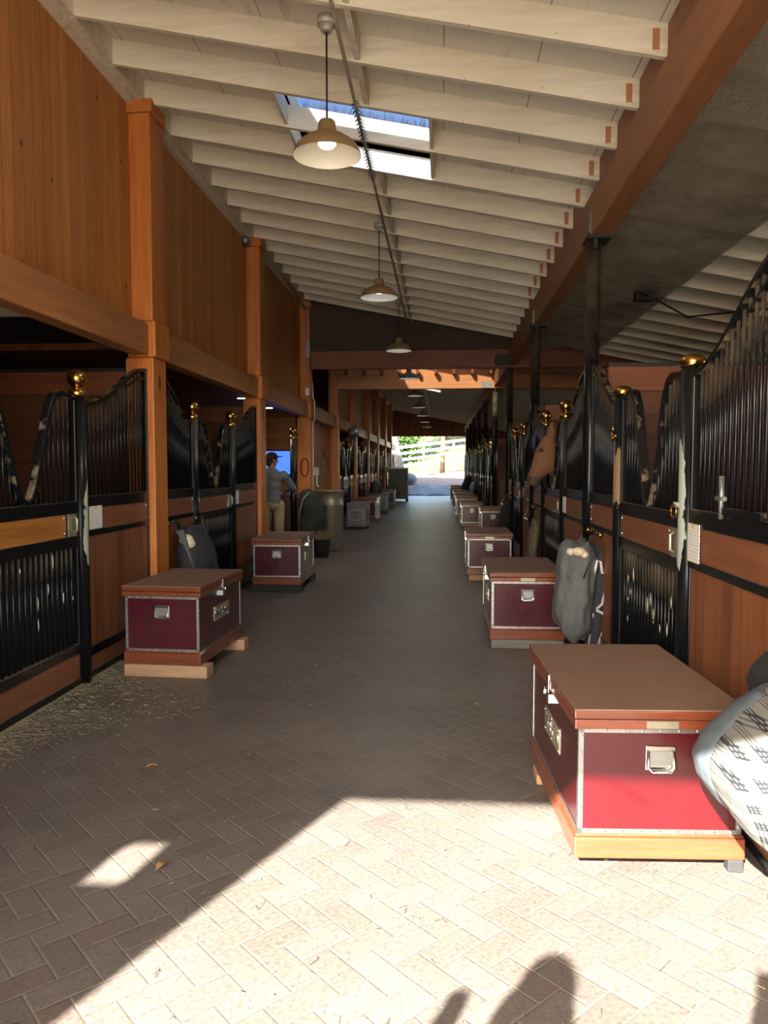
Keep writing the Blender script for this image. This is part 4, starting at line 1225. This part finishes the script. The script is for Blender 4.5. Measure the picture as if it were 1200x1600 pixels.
# plaid blanket in the sun by the camera
rack('blanket rack carrying the sunlit plaid blanket', XR, 2.2, -1, .74, .2, .14)
prof = [(.24, 1.15, 1.245, 2.35, 2.62), (.306, 1.075, 1.245, 2.3, 2.7), (.414, .95, 1.245, 2.24, 2.74), (.488, .90, 1.245, 2.22, 2.76), (.563, .88, 1.245, 2.22, 2.76), (.639, .915, 1.245, 2.24, 2.76), (.737, .995, 1.245, 2.28, 2.74), (.813, 1.063, 1.245, 2.34, 2.68), (.87, 1.13, 1.24, 2.4, 2.6)]
o = lump('horse_blanket', prof, M['plaid'], 36, .008, 11)
tag(o, 'white plaid horse blanket bulging out in the sun beside the nearest trunk', 'blanket')
lin_p = [(z, x0-.012, x0+.13+.1*abs(z-.5), 2.5, y1+.012) for (z, x0, x1, y0, y1) in prof if .35 < z < .85]
o2 = lump('lining_fold', lin_p, M['lining'], 28, .006, 12); o2.parent = o; o2['label'] = 'pale grey lining fold'
o = lump('cloth_bag', [(.70, 1.16, 1.24, 2.78, 3.0), (.76, 1.15, 1.24, 2.78, 3.0), (.82, 1.17, 1.24, 2.8, 2.98), (.85, 1.2, 1.235, 2.82, 2.95)], M['black_cloth'], 24, .01, 13)
tag(o, 'dark cloth folded on the stall front above the plaid blanket', 'cloth')
# dark blanket with a cream tuft, post side
rack('blanket rack on the second post-side stall, carrying the dark blanket', XL, P(0)+.68, 1, .82, .18, .12)
o = lump('horse_blanket', [(.3, -2.5, -2.22, 7.1, 7.5), (.5, -2.52, -2.19, 7.05, 7.6), (.72, -2.54, -2.24, 7.05, 7.65), (.88, -2.54, -2.32, 7.1, 7.65), (.97, -2.53, -2.42, 7.2, 7.6)], M['dark_cloth'], 30, .015, 21)
tag(o, 'dark blanket with a cream tuft hanging behind the nearest timber post', 'blanket')
b = MB(); b.ell((-2.42, 7.12, .87), (.07, .05, .05), 12, 8); b.ell((-2.38, 7.11, .83), (.05, .05, .05), 12, 8); b.build('fleece_tuft', M['fleece'], o)
b = MB(); b.loft([[(-2.50+.02*k, 7.04, .96-.035*k), (-2.42+.025*k, 7.035, .97-.09*k), (-2.42+.025*k, 7.06, .97-.09*k), (-2.50+.02*k, 7.06, .96-.035*k)] for k in range(8)]); b.build('grey_flap', M['grey_cloth'], o)
# green blanket on the arched rack in front of the screen room
rack('arched rack holding the dark green blanket by the metal bin', XL+.1, 13.75, 1, .7, .1, .2)
o = lump('horse_blanket', [(.35, -2.5, -2.18, 13.3, 13.9), (.6, -2.52, -2.1, 13.3, 14.0), (.9, -2.55, -2.12, 13.3, 14.0), (1.08, -2.52, -2.22, 13.35, 13.95), (1.16, -2.46, -2.34, 13.4, 13.9)], plain('dark green cloth', rgb(46, 50, 42), .85, 0, .3, 9), 28, .016, 31)
tag(o, 'dark green blanket bunched on a rack between the plum trunk and metal bin', 'blanket')
b = MB(); b.tube([(-2.5, 13.29, .45), (-2.47, 13.27, .8), (-2.42, 13.28, 1.0), (-2.3, 13.3, 1.13)], .014, 8); b.build('silver_strap', M['steel'], o)

# ------------------------------------------------------------------ room with the blue screen, bin, small wall things
t = thing('tv_screen', 'bright blue wall screen in the room behind the second timber post', 'screen', (-3.22, P(2)-.05, 1.40))
b = MB(); b.box(-.44, .44, -.02, .02, 0, .5); b.build('frame', M['black'], t, .006)
b = MB(); b.box(-.41, .41, -.023, -.02, .03, .47); b.build('display', M['screen'], t)
t = thing('wash_counter', 'dark red cabinet counter beside the person in the room', 'counter', (-2.95, 13.75, 0))
b = MB(); b.box(-.35, .3, -.3, .3, 0, 1.06); b.build('cabinet', plain('dark red paint', rgb(92, 40, 34), .5), t, .01)
b = MB(); b.box(-.38, .32, -.33, .33, 1.06, 1.10); b.build('worktop', M['steel'], t, .006)
b = MB(); b.lathe([(.21, 0), (.225, .02), (.225, .84), (.23, .85), (.23, .87), (.225, .88), (.225, 1.10), (.232, 1.105), (.232, 1.125), (.2, 1.13)], (0, 0, 0), 32)
t = thing('metal_bin', 'tall galvanised round bin in front of the third timber post', 'bin', (-2.06, 14.3, 0))
b.build('drum', M['galv'], t)
b = MB(); b.lathe([(.233, 1.105), (.236, 1.13), (.2, 1.14), (.02, 1.145)], (0, 0, 0), 32); b.build('lid', M['galv'], t)
t = thing('hay_bucket', 'black bucket with green hay between trunk and metal bin', 'bucket', (-2.08, 13.2, 0))
b = MB(); b.lathe([(.12, 0), (.15, .3), (.158, .31)], (0, 0, 0), 20); b.build('pail', M['rubber'], t)
b = MB()
for k in range(160):
    a = R.uniform(0, 2*HP); r = R.uniform(0, .13); x, y = r*math.cos(a), r*math.sin(a)
    b.tube([(x, y, .28), (x+R.uniform(-.1, .1), y+R.uniform(-.1, .1), .28+R.uniform(.05, .2))], .003, 3, False)
h = b.build('hay', M['haygreen'], t); h['kind'] = 'stuff'
b = MB()
for k in range(3):
    pts = [(-2.66+.02*k, P(2)-.14-.012*k, 1.62+.0*k+.15*math.cos(a)) if False else (-2.62+.075*math.sin(a)+.01*k, P(2)-.145-.012*k, 1.56+.17*math.cos(a)) for a in [2*HP*q/20 for q in range(21)]]
    b.tube(pts, .009, 6, False)
tag(b.build('coiled_rope', M['leather']), 'dark coiled lead rope hung on the third timber post', 'rope')
t = thing('wall_hook', 'small wall hook with a bridle on the plank wall past the third post', 'hook', (-2.66, 17.1, 1.85))
b = MB(); b.tube([(0, -.2, .1), (.03, -.08, -.02), (.03, 0, -.06), (.03, .08, -.02), (0, .2, .1)], .008, 6); b.build('strap', M['leather'], t)
b = MB(); b.ell((.02, 0, -.22), (.03, .05, .06), 10, 7); b.tube([(.02, 0, -.06), (.02, 0, -.2)], .007, 6); b.tube([(.02, 0, -.25), (.02, -.03, -.45), (.02, .03, -.45), (.02, 0, -.27)], .008, 6); b.build('bit', M['steel'], t)
t = thing('water_tap', 'grey water tap and box low on the corner of the third post', 'tap', (-2.45, P(2)+.2, 1.32))
b = MB(); b.box(-.04, .06, -.06, .06, .08, .24); b.build('box', M['steel'], t, .006)
b = MB(); b.tube([(.02, 0, .1), (.02, 0, -.1), (.06, 0, -.14)], .014, 8); b.build('pipe', M['whiteenamel'], t)
b = MB(); b.tube([(.02+.05*math.sin(a), 0, -.32+.08*math.cos(a)) for a in [2*HP*q/14 for q in range(15)]], .012, 6, False); b.build('hose_end', M['leather'], t)
t = thing('fan', 'grey fan drum high on the far posts past the plank wall', 'fan', (-2.42, P(3)+2.2, 2.5))
b = MB(); b.lathe([(.1, -.12), (.17, -.05), (.17, .08), (.1, .12)], (0, 0, 0), 18); b.build('drum', M['steel'], t)
b = MB(); b.tube([(0, 0, .1), (-.05, 0, .3), (-.25, 0, .3)], .015, 6); b.build('bracket', M['steel'], t)

# ------------------------------------------------------------------ people
def hand(b, wrist, d, up, closed=.5, s=1.0, mirror=1):
    """palm, four unequal bent fingers and a thumb; d = pointing direction, up = back of the hand"""
    w = Vector(wrist); d = Vector(d).normalized(); u = Vector(up); u = (u-d*u.dot(d)).normalized(); sd = d.cross(u)*mirror
    p = w+d*.09*s
    for k in (-1.2, -.4, .4, 1.2): b.cap(w+d*.01+sd*.012*k*s, .016*s, p+sd*.021*k*s, .0125*s, 8)
    for k, L in zip((-1.2, -.4, .4, 1.2), (.068, .08, .084, .074)):
        q = p+sd*.021*k*s; a = 0; r = .0095*s
        for j, f in enumerate((.45, .32, .23)):
            a += closed*(.55 if j == 0 else .8)
            n = q+(d*math.cos(a)-u*math.sin(a))*L*f*s
            b.cap(q, r, n, r*.9, 8); q = n; r *= .92
    q = w+d*.03*s+sd*.03*s; n = q+(d*.55+sd*.7-u*.3).normalized()*.045*s; b.cap(q, .014*s, n, .011*s, 8)
    e = n+(d*.85+sd*.1-u*.5).normalized()*.033*s; b.cap(n, .011*s, e, .009*s, 8)
def person(label, J, clothes, face, zs=1):
    """J: joint positions in world space"""
    V = {k: Vector(v) for k, v in J.items() if not k.startswith('hand')}
    for v in V.values(): v.z *= zs
    t = thing('person', label, 'person', (V['pelvis'].x, V['pelvis'].y, 0)); off = Vector(t.location)
    for k in V: V[k] = V[k]-off
    fw = Vector(face).normalized(); rt = fw.cross(Vector((0, 0, 1))).normalized()
    h = V['head']
    rot = Matrix((rt, fw, Vector((0, 0, 1)))).transposed()
    b = MB()
    # skull, jaw, face
    b.ell(h+Vector((0, 0, .02)), (.075, .095, .105), 20, 14, rot); b.ell(h+fw*.025+Vector((0, 0, -.06)), (.055, .065, .062), 16, 10, rot)
    b.cap(h+fw*.095+Vector((0, 0, .005)), .010, h+fw*.112+Vector((0, 0, -.03)), .016, 8)
    for s in (-1, 1):
        b.ell(h+rt*s*.077+Vector((0, 0, -.012)), (.012, .026, .034), 10, 8, rot)
        b.ell(h+rt*s*.034+fw*.084+Vector((0, 0, .022)), (.022, .012, .008), 8, 6, rot)
    b.ell(h+fw*.088+Vector((0, 0, -.065)), (.024, .010, .008), 8, 6, rot)
    b.cap(h+Vector((0, 0, -.06))-fw*.01, .056, V['neck'], .06, 14)
    b.cap(V['neck']-Vector((0, 0, .05)), .1, V['pelvis'], .125, 14)
    for s in 'lr':
        b.cap(V['sh_'+s], .052, V['el_'+s], .042); b.cap(V['el_'+s], .041, V['wr_'+s], .027)
        b.cap(V['hip_'+s], .085, V['kn_'+s], .06); b.cap(V['kn_'+s], .058, V['an_'+s], .038)
        b.cap(V['an_'+s], .04, V['to_'+s], .03)
        d = V['wr_'+s]-V['el_'+s]
        hd = J.get('hand_'+s)
        hand(b, V['wr_'+s], hd[0] if hd else d, hd[1] if hd else fw, hd[2] if hd else .35, 1, 1 if s == 'l' else -1)
    b.build('body', clothes['skin'], t, 0, .0065, 3)
    # jacket
    b = MB(); n = V['neck']
    up = (n-V['pelvis']).normalized()
    c0, c1 = V['sh_l'], V['sh_r']
    b.cap(c0-up*.03, .085, c1-up*.03, .085, 14)
    for q, (rx, ry) in zip((.05, .3, .55, .78), ((.18, .125), (.165, .12), (.185, .135), (.2, .135))):
        p = V['pelvis']+(n-V['pelvis'])*q; b.ell(p, (rx, ry, .17), 20, 12, rot)
    for s in 'lr':
        b.cap(V['sh_'+s], .075, V['el_'+s], .058); b.cap(V['el_'+s], .056, V['wr_'+s], .042)
    b.ell(n+Vector((0, 0, -.0))-fw*.03, (.1, .09, .06), 16, 10, rot)
    b.build('jacket', clothes['top'], t, 0, .009, 14)
    b = MB()
    b.ell(V['pelvis'], (.175, .125, .13), 18, 12, rot)
    for s in 'lr':
        b.cap(V['hip_'+s], .102, V['kn_'+s], .076); b.cap(V['kn_'+s], .074, V['an_'+s]+Vector((0, 0, .02)), .064)
    b.build('trousers', clothes['legs'], t, 0, .01, 3)
    for s in 'lr':
        b = MB(); a, o_ = V['an_'+s], V['to_'+s]; b.cap((a.x, a.y, .05), .048, (o_.x, o_.y, .04), .04); b.cap((a.x, a.y, .06), .045, (a.x, a.y, .11), .045)
        b.build('shoe', M['shoe'], t, 0, .009, 2)
    if clothes.get('cap'):
        b = MB(); b.ell(h+Vector((0, 0, .05)), (.088, .108, .09), 20, 12, rot)
        p = h+fw*.12+Vector((0, 0, .06)); b.ell(p, (.075, .085, .012), 16, 8, rot)
        b.build('cap', clothes['cap'], t, 0, .008, 2)
    b = MB(); b.ell(h-fw*.02+Vector((0, 0, .03)), (.084, .098, .105), 18, 12, rot); b.ell(h-fw*.05+Vector((0, 0, -.05)), (.065, .05, .07), 14, 10, rot)
    if clothes.get('long'):
        b.ell(h-fw*.02+Vector((0, 0, -.08)), (.115, .1, .15), 18, 12, rot); b.ell(h-fw*.04+Vector((0, 0, -.2)), (.16, .1, .12), 18, 12, rot)
    b.build('hair', M['hair'], t, 0, .009, 2)
    return t
# person in the room, seen from behind, leaning with one forearm on the counter
mx, my = -2.76, 12.75
person('person in cap, grey hoodie and khaki trousers, leaning on the counter before the screen',
       dict(head=(mx-.10, my+.06, 1.68), neck=(mx-.08, my+.02, 1.50), pelvis=(mx-.06, my-.05, .95),
            sh_l=(mx-.27, my+.04, 1.42), sh_r=(mx+.11, my+.02, 1.43), el_l=(mx-.40, my+.12, 1.18), el_r=(mx+.24, my+.16, 1.22),
            wr_l=(mx-.30, my+.34, 1.14), wr_r=(mx+.1, my+.40, 1.15),
            hip_l=(mx-.16, my-.05, .92), hip_r=(mx+.04, my-.05, .92), kn_l=(mx-.20, my+.02, .50), kn_r=(mx+.04, my-.02, .50),
            an_l=(mx-.12, my-.10, .09), an_r=(mx+.07, my-.04, .09), to_l=(mx-.12, my+.07, .05), to_r=(mx+.09, my+.13, .05)),
       dict(skin=M['skin2'], top=M['hoodie'], legs=M['khaki'], cap=M['cap']), (.75, .65, 0))
# the photographer, standing behind the lens, phone in the outstretched hand
px_, py_ = -.80, -.44
person('person behind the camera holding a phone out, casting the shadow on the sunlit bricks',
       dict(head=(px_, py_+.02, 1.60), neck=(px_, py_-.02, 1.43), pelvis=(px_-.02, py_-.06, .93),
            sh_l=(px_-.19, py_-.02, 1.39), sh_r=(px_+.19, py_-.02, 1.39), el_l=(px_-.33, py_+.10, 1.16), el_r=(px_+.47, py_+.12, 1.25),
            wr_l=(px_-.22, py_+.06, 1.41), wr_r=(px_+.73, py_+.30, 1.34),
            hip_l=(px_-.12, py_-.06, .90), hip_r=(px_+.08, py_-.06, .90), kn_l=(px_-.13, py_-.02, .49), kn_r=(px_+.09, py_-.02, .49),
            an_l=(px_-.14, py_-.08, .09), an_r=(px_+.1, py_-.08, .09), to_l=(px_-.16, py_+.09, .05), to_r=(px_+.12, py_+.09, .05),
            hand_r=((.35, .3, .8), (-.2, .8, -.1), .9), hand_l=((.1, .1, 1), (-.2, -.9, 0), .4)),
       dict(skin=M['skin'], top=M['denim'], legs=M['cap'], long=True), (.1, 1, 0), 1.075)
t = thing('phone', 'black phone held out right behind the camera position', 'phone', (0, -.045, 1.55))
b = MB(); b.box(-.037, .037, -.004, .004, -.12, .03); b.build('case', M['black'], t, .003)

# ------------------------------------------------------------------ horse looking out over the dipped door
HY = P(0)+(BB[1][0]+BB[1][1])/2
def horse():
    t = thing('horse', 'chestnut horse with its head over the dipped stall door', 'horse', (0, 0, 0))
    b = MB()
    def ringset(secs, n=20, pw=2.2):
        """secs: (centre, half depth along e2, half width along y, e2)"""
        rings = []
        for (c, dpt, wid, e2) in secs:
            c = Vector(c); e2 = Vector(e2).normalized()
            rings.append([c+e2*dpt*math.sin(2*HP*k/n)+Vector((0, 1, 0))*wid*math.cos(2*HP*k/n) for k in range(n)])
        return rings
    y = HY
    A = Vector((1.225, y, 1.865)); B_ = Vector((1.01, y-.02, 1.36))
    ax = (B_-A).normalized(); e2 = Vector((ax.z, 0, -ax.x)).normalized()  # towards the nose profile or jaw
    if e2.x > 0: e2 = -e2                                                  # e2: towards the front of the face
    S = [(-.04, .07, .06, .01), (.04, .1, .078, .0), (.14, .12, .092, -.012), (.24, .13, .1, -.018), (.33, .15, .1, -.036), (.42, .155, .09, -.046), (.52, .145, .075, -.044), (.62, .118, .064, -.026), (.72, .095, .06, -.01), (.82, .085, .064, .0), (.90, .084, .066, -.002), (.97, .074, .06, -.008), (1.02, .045, .04, -.012)]
    L = (B_-A).length
    b.loft(ringset([(A+ax*L*q+e2*o, d, w, e2) for q, d, w, o in S]))
    # chin and lips
    b.ell(B_+ax*(-.02)-e2*.045, (.035, .036, .03), 12, 8); b.ell(B_+e2*.02+ax*-.01, (.04, .042, .03), 12, 8)
    # nostril rims, brow, cheek
    for s in (-1, 1):
        b.ell(B_-ax*.065+e2*.05+Vector((0, s*.042, 0)), (.02, .014, .026), 10, 7)
        b.ell(A+ax*L*.27+e2*.075+Vector((0, s*.078, 0)), (.035, .02, .02), 10, 7)
        b.ell(A+ax*L*.34-e2*.07+Vector((0, s*.055, 0)), (.075, .035, .085), 14, 9)
        # ears
        eb = A-ax*.02+e2*.015+Vector((0, s*.05, 0)); et = eb+Vector((.012, s*.02, .18))
        b.tube([eb-Vector((0, 0, .03)), eb+(et-eb)*.3, eb+(et-eb)*.6, et], [.036, .046, .036, .005], 10)
    # neck and trunk
    N = [((1.33, y, 1.80), .115, .085, (.2, 0, 1)), ((1.48, y, 1.74), .15, .10, (.35, 0, 1)), ((1.7, y, 1.62), .185, .12, (.5, 0, 1)), ((1.95, y, 1.47), .235, .16, (.6, 0, 1)), ((2.2, y, 1.30), .31, .21, (.45, 0, 1)),
         ((2.45, y, 1.22), .33, .25, (.15, 0, 1)), ((2.8, y, 1.18), .32, .28, (0, 0, 1)), ((3.15, y, 1.19), .30, .28, (0, 0, 1)), ((3.45, y, 1.22), .29, .26, (-.1, 0, 1)), ((3.68, y, 1.24), .22, .2, (-.3, 0, 1)), ((3.78, y, 1.24), .08, .08, (-.4, 0, 1))]
    b.loft(ringset(N))
    for s in (-1, 1):
        q = y+s*.15
        b.cap((2.3, q, 1.15), .13, (2.28, q, .86), .075); b.cap((2.28, q, .86), .07, (2.27, q, .52), .045); b.ell((2.265, q, .5), (.046, .042, .055))
        b.cap((2.27, q, .5), .035, (2.28, q, .18), .03); b.cap((2.28, q, .18), .036, (2.24, q, .09), .036)
        q = y+s*.16
        b.cap((3.5, q, 1.15), .2, (3.38, q, .88), .11); b.cap((3.38, q, .88), .1, (3.6, q, .56), .05); b.ell((3.62, q, .55), (.05, .04, .06))
        b.cap((3.61, q, .54), .042, (3.58, q, .18), .033); b.cap((3.58, q, .18), .038, (3.54, q, .09), .038)
        for x in (2.23, 3.53): b.lathe([(.062, 0.0), (.048, .09)], (x, q if x > 3 else y+s*.15, 0), 12)
    b.build('body', M['horse'], t, 0, .0115, 4)
    for s in (-1, 1):
        e = MB(); e.ell(A+ax*L*.29+e2*.062+Vector((0, s*.087, 0)), (.019, .014, .019), 12, 8); e.build('eye', M['black'], t)
        e = MB(); e.ell(B_-ax*.062+e2*.054+Vector((0, s*.052, 0)), (.012, .008, .018), 10, 7); e.build('nostril', M['black'], t)
    m = MB()
    for k in range(26):
        u = k/25; p = Vector((1.30+.75*u, y+R.uniform(-.03, .03), 1.93-.26*u)); 
        m.tube([p, p+Vector((.01, -.1*R.uniform(.6, 1), -.05)), p+Vector((.04, -.13*R.uniform(.7, 1), -.24))], [.022, .026, .006], 6)
    m.build('mane', M['hair'], t)
    m = MB(); m.tube([(3.76, y, 1.36), (3.88, y, 1.28), (3.92, y, .95), (3.9, y, .5)], [.03, .05, .065, .02], 10); m.build('tail', M['hair'], t)
    return t
horse()

# ------------------------------------------------------------------ loose hay, leaves
b = MB()
def stalk(x, y, L, m):
    a = R.uniform(0, 2*HP); dz = R.uniform(.001, .012); c, s = math.cos(a)*L/2, math.sin(a)*L/2; w = R.uniform(.0005, .0012)
    b.mat(m); b.tube([(x-c, y-s, .002+w), (x+c, y+s, dz+w)], w, 3, False)
for k in range(4200):
    y = R.uniform(3.4, 5.9); f = R.random()**2.6
    x = XL+.02+f*(.3+.62*math.exp(-((y-4.75)/.45)**2))*R.uniform(.6, 1.25)
    stalk(x, y, .006+.05*R.random()**2.2, 0 if R.random() < .75 else 1)
for k in range(420):
    stalk(XL+.03+R.random()**2*.35, R.uniform(5.5, 11), R.uniform(.01, .05), 0)
tag(b.build('loose_hay', [M['hay'], M['haygreen']]), 'scatter of hay along the foot of the nearest post-side stall', 'hay', kind='stuff')
b = MB()
for k in range(520):
    stalk(R.uniform(-2.3, 1.2), 1.9+13*R.random()**1.8, R.uniform(.005, .026), 0 if R.random() < .7 else 2)
for k in range(26):
    x, y = R.uniform(-1.2, 1.1), R.uniform(1.9, 3.5)
    b.mat(2); b.tube([(x, y, .004), (x+R.uniform(-.03, .03), y+R.uniform(-.03, .03), .006), (x+R.uniform(-.05, .05), y+R.uniform(-.05, .05), .004)], .001, 4, False)
tag(b.build('floor_litter', [M['hay'], M['haygreen'], M['needle']]), 'stray straw and twigs over the brick aisle', 'straw', kind='stuff')
def curl_leaf(x, y, a, label, s=.03):
    b = MB(); vs = []; n = 6
    for i in range(n+1):
        u = i/n; w = s*.45*math.sin(HP*u)**.7+.0005; z = .006+.012*math.sin(u*3)
        for q in (-1, 0, 1): vs.append((s*2*(u-.5), q*w, z+abs(q)*.008))
    b.add(vs, [(i*3+q, i*3+q+1, i*3+q+4, i*3+q+3) for i in range(n) for q in range(2)], True)
    o = b.build('dry_leaf', M['dryleaf']); o.location = (x, y, 0); o.rotation_euler = (0, 0, a)
    m = o.modifiers.new('t', 'SOLIDIFY'); m.thickness = .002
    tag(o, label, 'leaf')
def fl(px, py):
    d = 1.55*1200/(py-731); return (px-690)/1200*d, d
for (px, py, a, lab) in [(219, 1223, .4, 'curled tan leaf on the shaded bricks before the sunlight'), (232, 1392, 1.2, 'small dry leaf on shaded bricks beside the sunlit edge')]:
    x, y = fl(px, py); curl_leaf(x, y, a, lab)

# ------------------------------------------------------------------ beyond the far doorway
b = MB(); nx, ny = 40, 24; vs = []; fs = []
mr = random.Random(3)
for j in range(ny+1):
    for i in range(nx+1):
        x = -2.5+3.6*i/nx; y = YE+.28+3.3*j/ny
        z = max(0, .145*(y-YE-.25))+.03+.03*math.sin(x*7+2*math.sin(y*4))*math.sin(y*5+x*3)+mr.uniform(-.01, .015)
        vs.append((x, y, z))
for j in range(ny):
    for i in range(nx):
        a = j*(nx+1)+i; fs.append((a, a+1, a+nx+2, a+nx+1))
b.add(vs, fs, True); o = b.build('rubber_mat', M['rubbermat']); m = o.modifiers.new('t', 'SOLIDIFY'); m.thickness = .02
tag(o, 'crinkled grey rubber mat at the far doorway', 'mat')
# fence
t = thing('paddock_fence', 'white rail fence outside the far doorway', 'fence')
FY = 62.
def zf(x): return zhill(x, FY)
for k in range(-6, 9):
    x = .95+2.4*k
    b = MB(); b.box(x-.07, x+.07, FY-.07, FY+.07, zf(x)-.2, zf(x)+2.25); b.build('post', M['fence'], t)
for r in range(4):
    b = MB(); z0 = .3+.5*r
    xa, xb = -14, 20
    rise = .5
    b.hexa([(xa, FY-.12, zf(xa)+z0), (xb, FY-.12, zf(xb)+z0+rise), (xb, FY-.07, zf(xb)+z0+rise), (xa, FY-.07, zf(xa)+z0),
            (xa, FY-.12, zf(xa)+z0+.2), (xb, FY-.12, zf(xb)+z0+.2+rise), (xb, FY-.07, zf(xb)+z0+.2+rise), (xa, FY-.07, zf(xa)+z0+.2)])
    b.build('rail', M['fence'], t)
def leaves(b, c, r, n, s, rr):
    for k in range(n):
        d = Vector((rr.gauss(0, 1), rr.gauss(0, 1), rr.gauss(0, 1))).normalized()*rr.uniform(.55, 1)
        p = Vector((c[0]+d.x*r[0], c[1]+d.y*r[1], c[2]+d.z*r[2]))
        u = Vector((rr.gauss(0, 1), rr.gauss(0, 1), rr.gauss(0, 1))).normalized(); v = u.orthogonal().normalized()
        q = s*rr.uniform(.6, 1.3); b.add([p-u*q, p+v*q*.5, p+u*q, p-v*q*.5], [(0, 1, 2, 3)])
def tree(label, x, y, h, tr, crown, lm, bm, lean=(0, 0), seed=1, n=1500, name='tree'):
    rr = random.Random(seed); z = zhill(x, y)-.2
    t = thing(name, label, 'tree', (x, y, z), 0, 'trees beyond the far doorway')
    b = MB(); b.tube([(0, 0, 0), (lean[0]*.3, lean[1]*.3, h*.3), (lean[0]*.65, lean[1]*.65, h*.65), (lean[0], lean[1], h)], [tr*1.35, tr, tr*.85, tr*.6], 12)
    for k in range(4):
        a = k*1.6; b.tube([(lean[0]*.8, lean[1]*.8, h*.8), (lean[0]+crown*.5*math.cos(a), lean[1]+crown*.5*math.sin(a), h+crown*.3)], [tr*.5, tr*.2], 8)
    b.build('trunk', M[bm], t)
    b = MB()
    for k in range(7): leaves(b, (lean[0]+rr.uniform(-.5, .5)*crown, lean[1]+rr.uniform(-.5, .5)*crown, h+rr.uniform(0, .7)*crown), (crown*.6, crown*.6, crown*.45), n//7, .22, rr)
    b.build('crown', M[lm], t)
    return t
tree('pale mottled leaning tree trunk just outside the far doorway', -2.6, 47.5, 6, .42, 2.4, 'leaf2', 'barkpale', (-1.0, .3), 3)
tree('slim brown tree standing before the white fence', .05, 58, 6.2, .16, 2.3, 'leaf2', 'bark', (.1, 0), 4)
for k, (x, y, h, c, m, lab) in enumerate([(-6, 74, 1.2, 4.5, 'leaf', 'bright green bushy tree behind the fence beside the leaning trunk'), (0.5, 78, 1.5, 5, 'leaf3', 'dark green bushy tree behind the fence, middle of the doorway'),
                                           (6, 76, 1.4, 5, 'leaf2', 'yellow green bushy tree behind the fence beside the steel columns'), (-12, 80, 2, 6, 'leaf3', 'large dark tree further along the fence'), (13, 82, 2, 6, 'leaf', 'large green tree at the fence end')]):
    tree(lab, x, y, h, .25, c, m, 'bark', (0, 0), 20+k, 4200)
b = MB(); rr = random.Random(9)
rings = []
for a in range(11):
    tt = HP*(a+.05)/10.1; rings.append([((.75*math.sin(tt)*math.cos(2*HP*k/18))*(1+.12*math.sin(3*k+a)), (.6*math.sin(tt)*math.sin(2*HP*k/18))*(1+.1*math.sin(2*k+1.7*a)), .5*(1-math.cos(tt))*.9) for k in range(18)])
b.loft(rings); o = b.build('boulder', M['rockm']); o.location = (-2.25, 46.4, zhill(-2.25, 46.4)-.15)
tag(o, 'grey boulder at the foot of the leaning tree', 'boulder')

# ------------------------------------------------------------------ light
SUND = Vector((.42, 1.0, -.658)).normalized()
s = bpy.data.lights.new('sun', 'SUN'); s.energy = 14; s.angle = D2R(.53); s.color = (1, .985, .94)
so = bpy.data.objects.new('sun', s); COL.objects.link(so); so.rotation_euler = SUND.to_track_quat('-Z', 'Y').to_euler()
so.location = (-10, -25, 20)
w = bpy.data.worlds.new('sky'); scene.world = w; w.use_nodes = True
nt = w.node_tree; nt.nodes.clear()
wo = nt.nodes.new('ShaderNodeOutputWorld'); bg = nt.nodes.new('ShaderNodeBackground'); sk = nt.nodes.new('ShaderNodeTexSky')
sk.sky_type = 'NISHITA'; sk.sun_disc = False; sk.sun_elevation = D2R(33); sk.sun_rotation = D2R(180+22.5); sk.dust_density = 1.5
bg.inputs['Strength'].default_value = .4
nt.links.new(sk.outputs[0], bg.inputs[0]); nt.links.new(bg.outputs[0], wo.inputs[0])
# daylight portals at the openings (guide the sky light in)
def portal(loc, sx, sy, rot):
    l = bpy.data.lights.new('portal', 'AREA'); l.shape = 'RECTANGLE'; l.size = sx; l.size_y = sy; l.cycles.is_portal = True
    o = bpy.data.objects.new('portal', l); COL.objects.link(o); o.location = loc; o.rotation_euler = rot
portal(((FL+FR)/2, YF-.05, FH/2), FR-FL, FH, (D2R(90), 0, 0))
portal(((EL+ER)/2, YE+.05, EH/2), ER-EL, EH, (D2R(-90), 0, 0))


# ------------------------------------------------------------------ camera
f, H = 1200., 1.55
cam = bpy.data.cameras.new('camera'); co = bpy.data.objects.new('camera', cam); COL.objects.link(co)
cam.sensor_fit = 'VERTICAL'; cam.sensor_height = 36; cam.lens = 36*f/1600; cam.clip_start = .02; cam.clip_end = 400
th = math.atan(69/f); psi = math.atan(90/(f*math.sqrt(1+(69/f)**2)))
co.location = (0, 0, H); co.rotation_euler = (D2R(90)-th, 0, psi)
scene.camera = co

scene.view_settings.view_transform = 'Standard'; scene.view_settings.look = 'None'
scene.view_settings.exposure = 2.0; scene.view_settings.gamma = 1; scene.view_settings.use_curve_mapping = False
scene.cycles.max_bounces = 10; scene.cycles.diffuse_bounces = 6; scene.cycles.glossy_bounces = 4; scene.cycles.transparent_max_bounces = 16
scene.cycles.sample_clamp_indirect = 6
scene.cycles.use_denoising = True
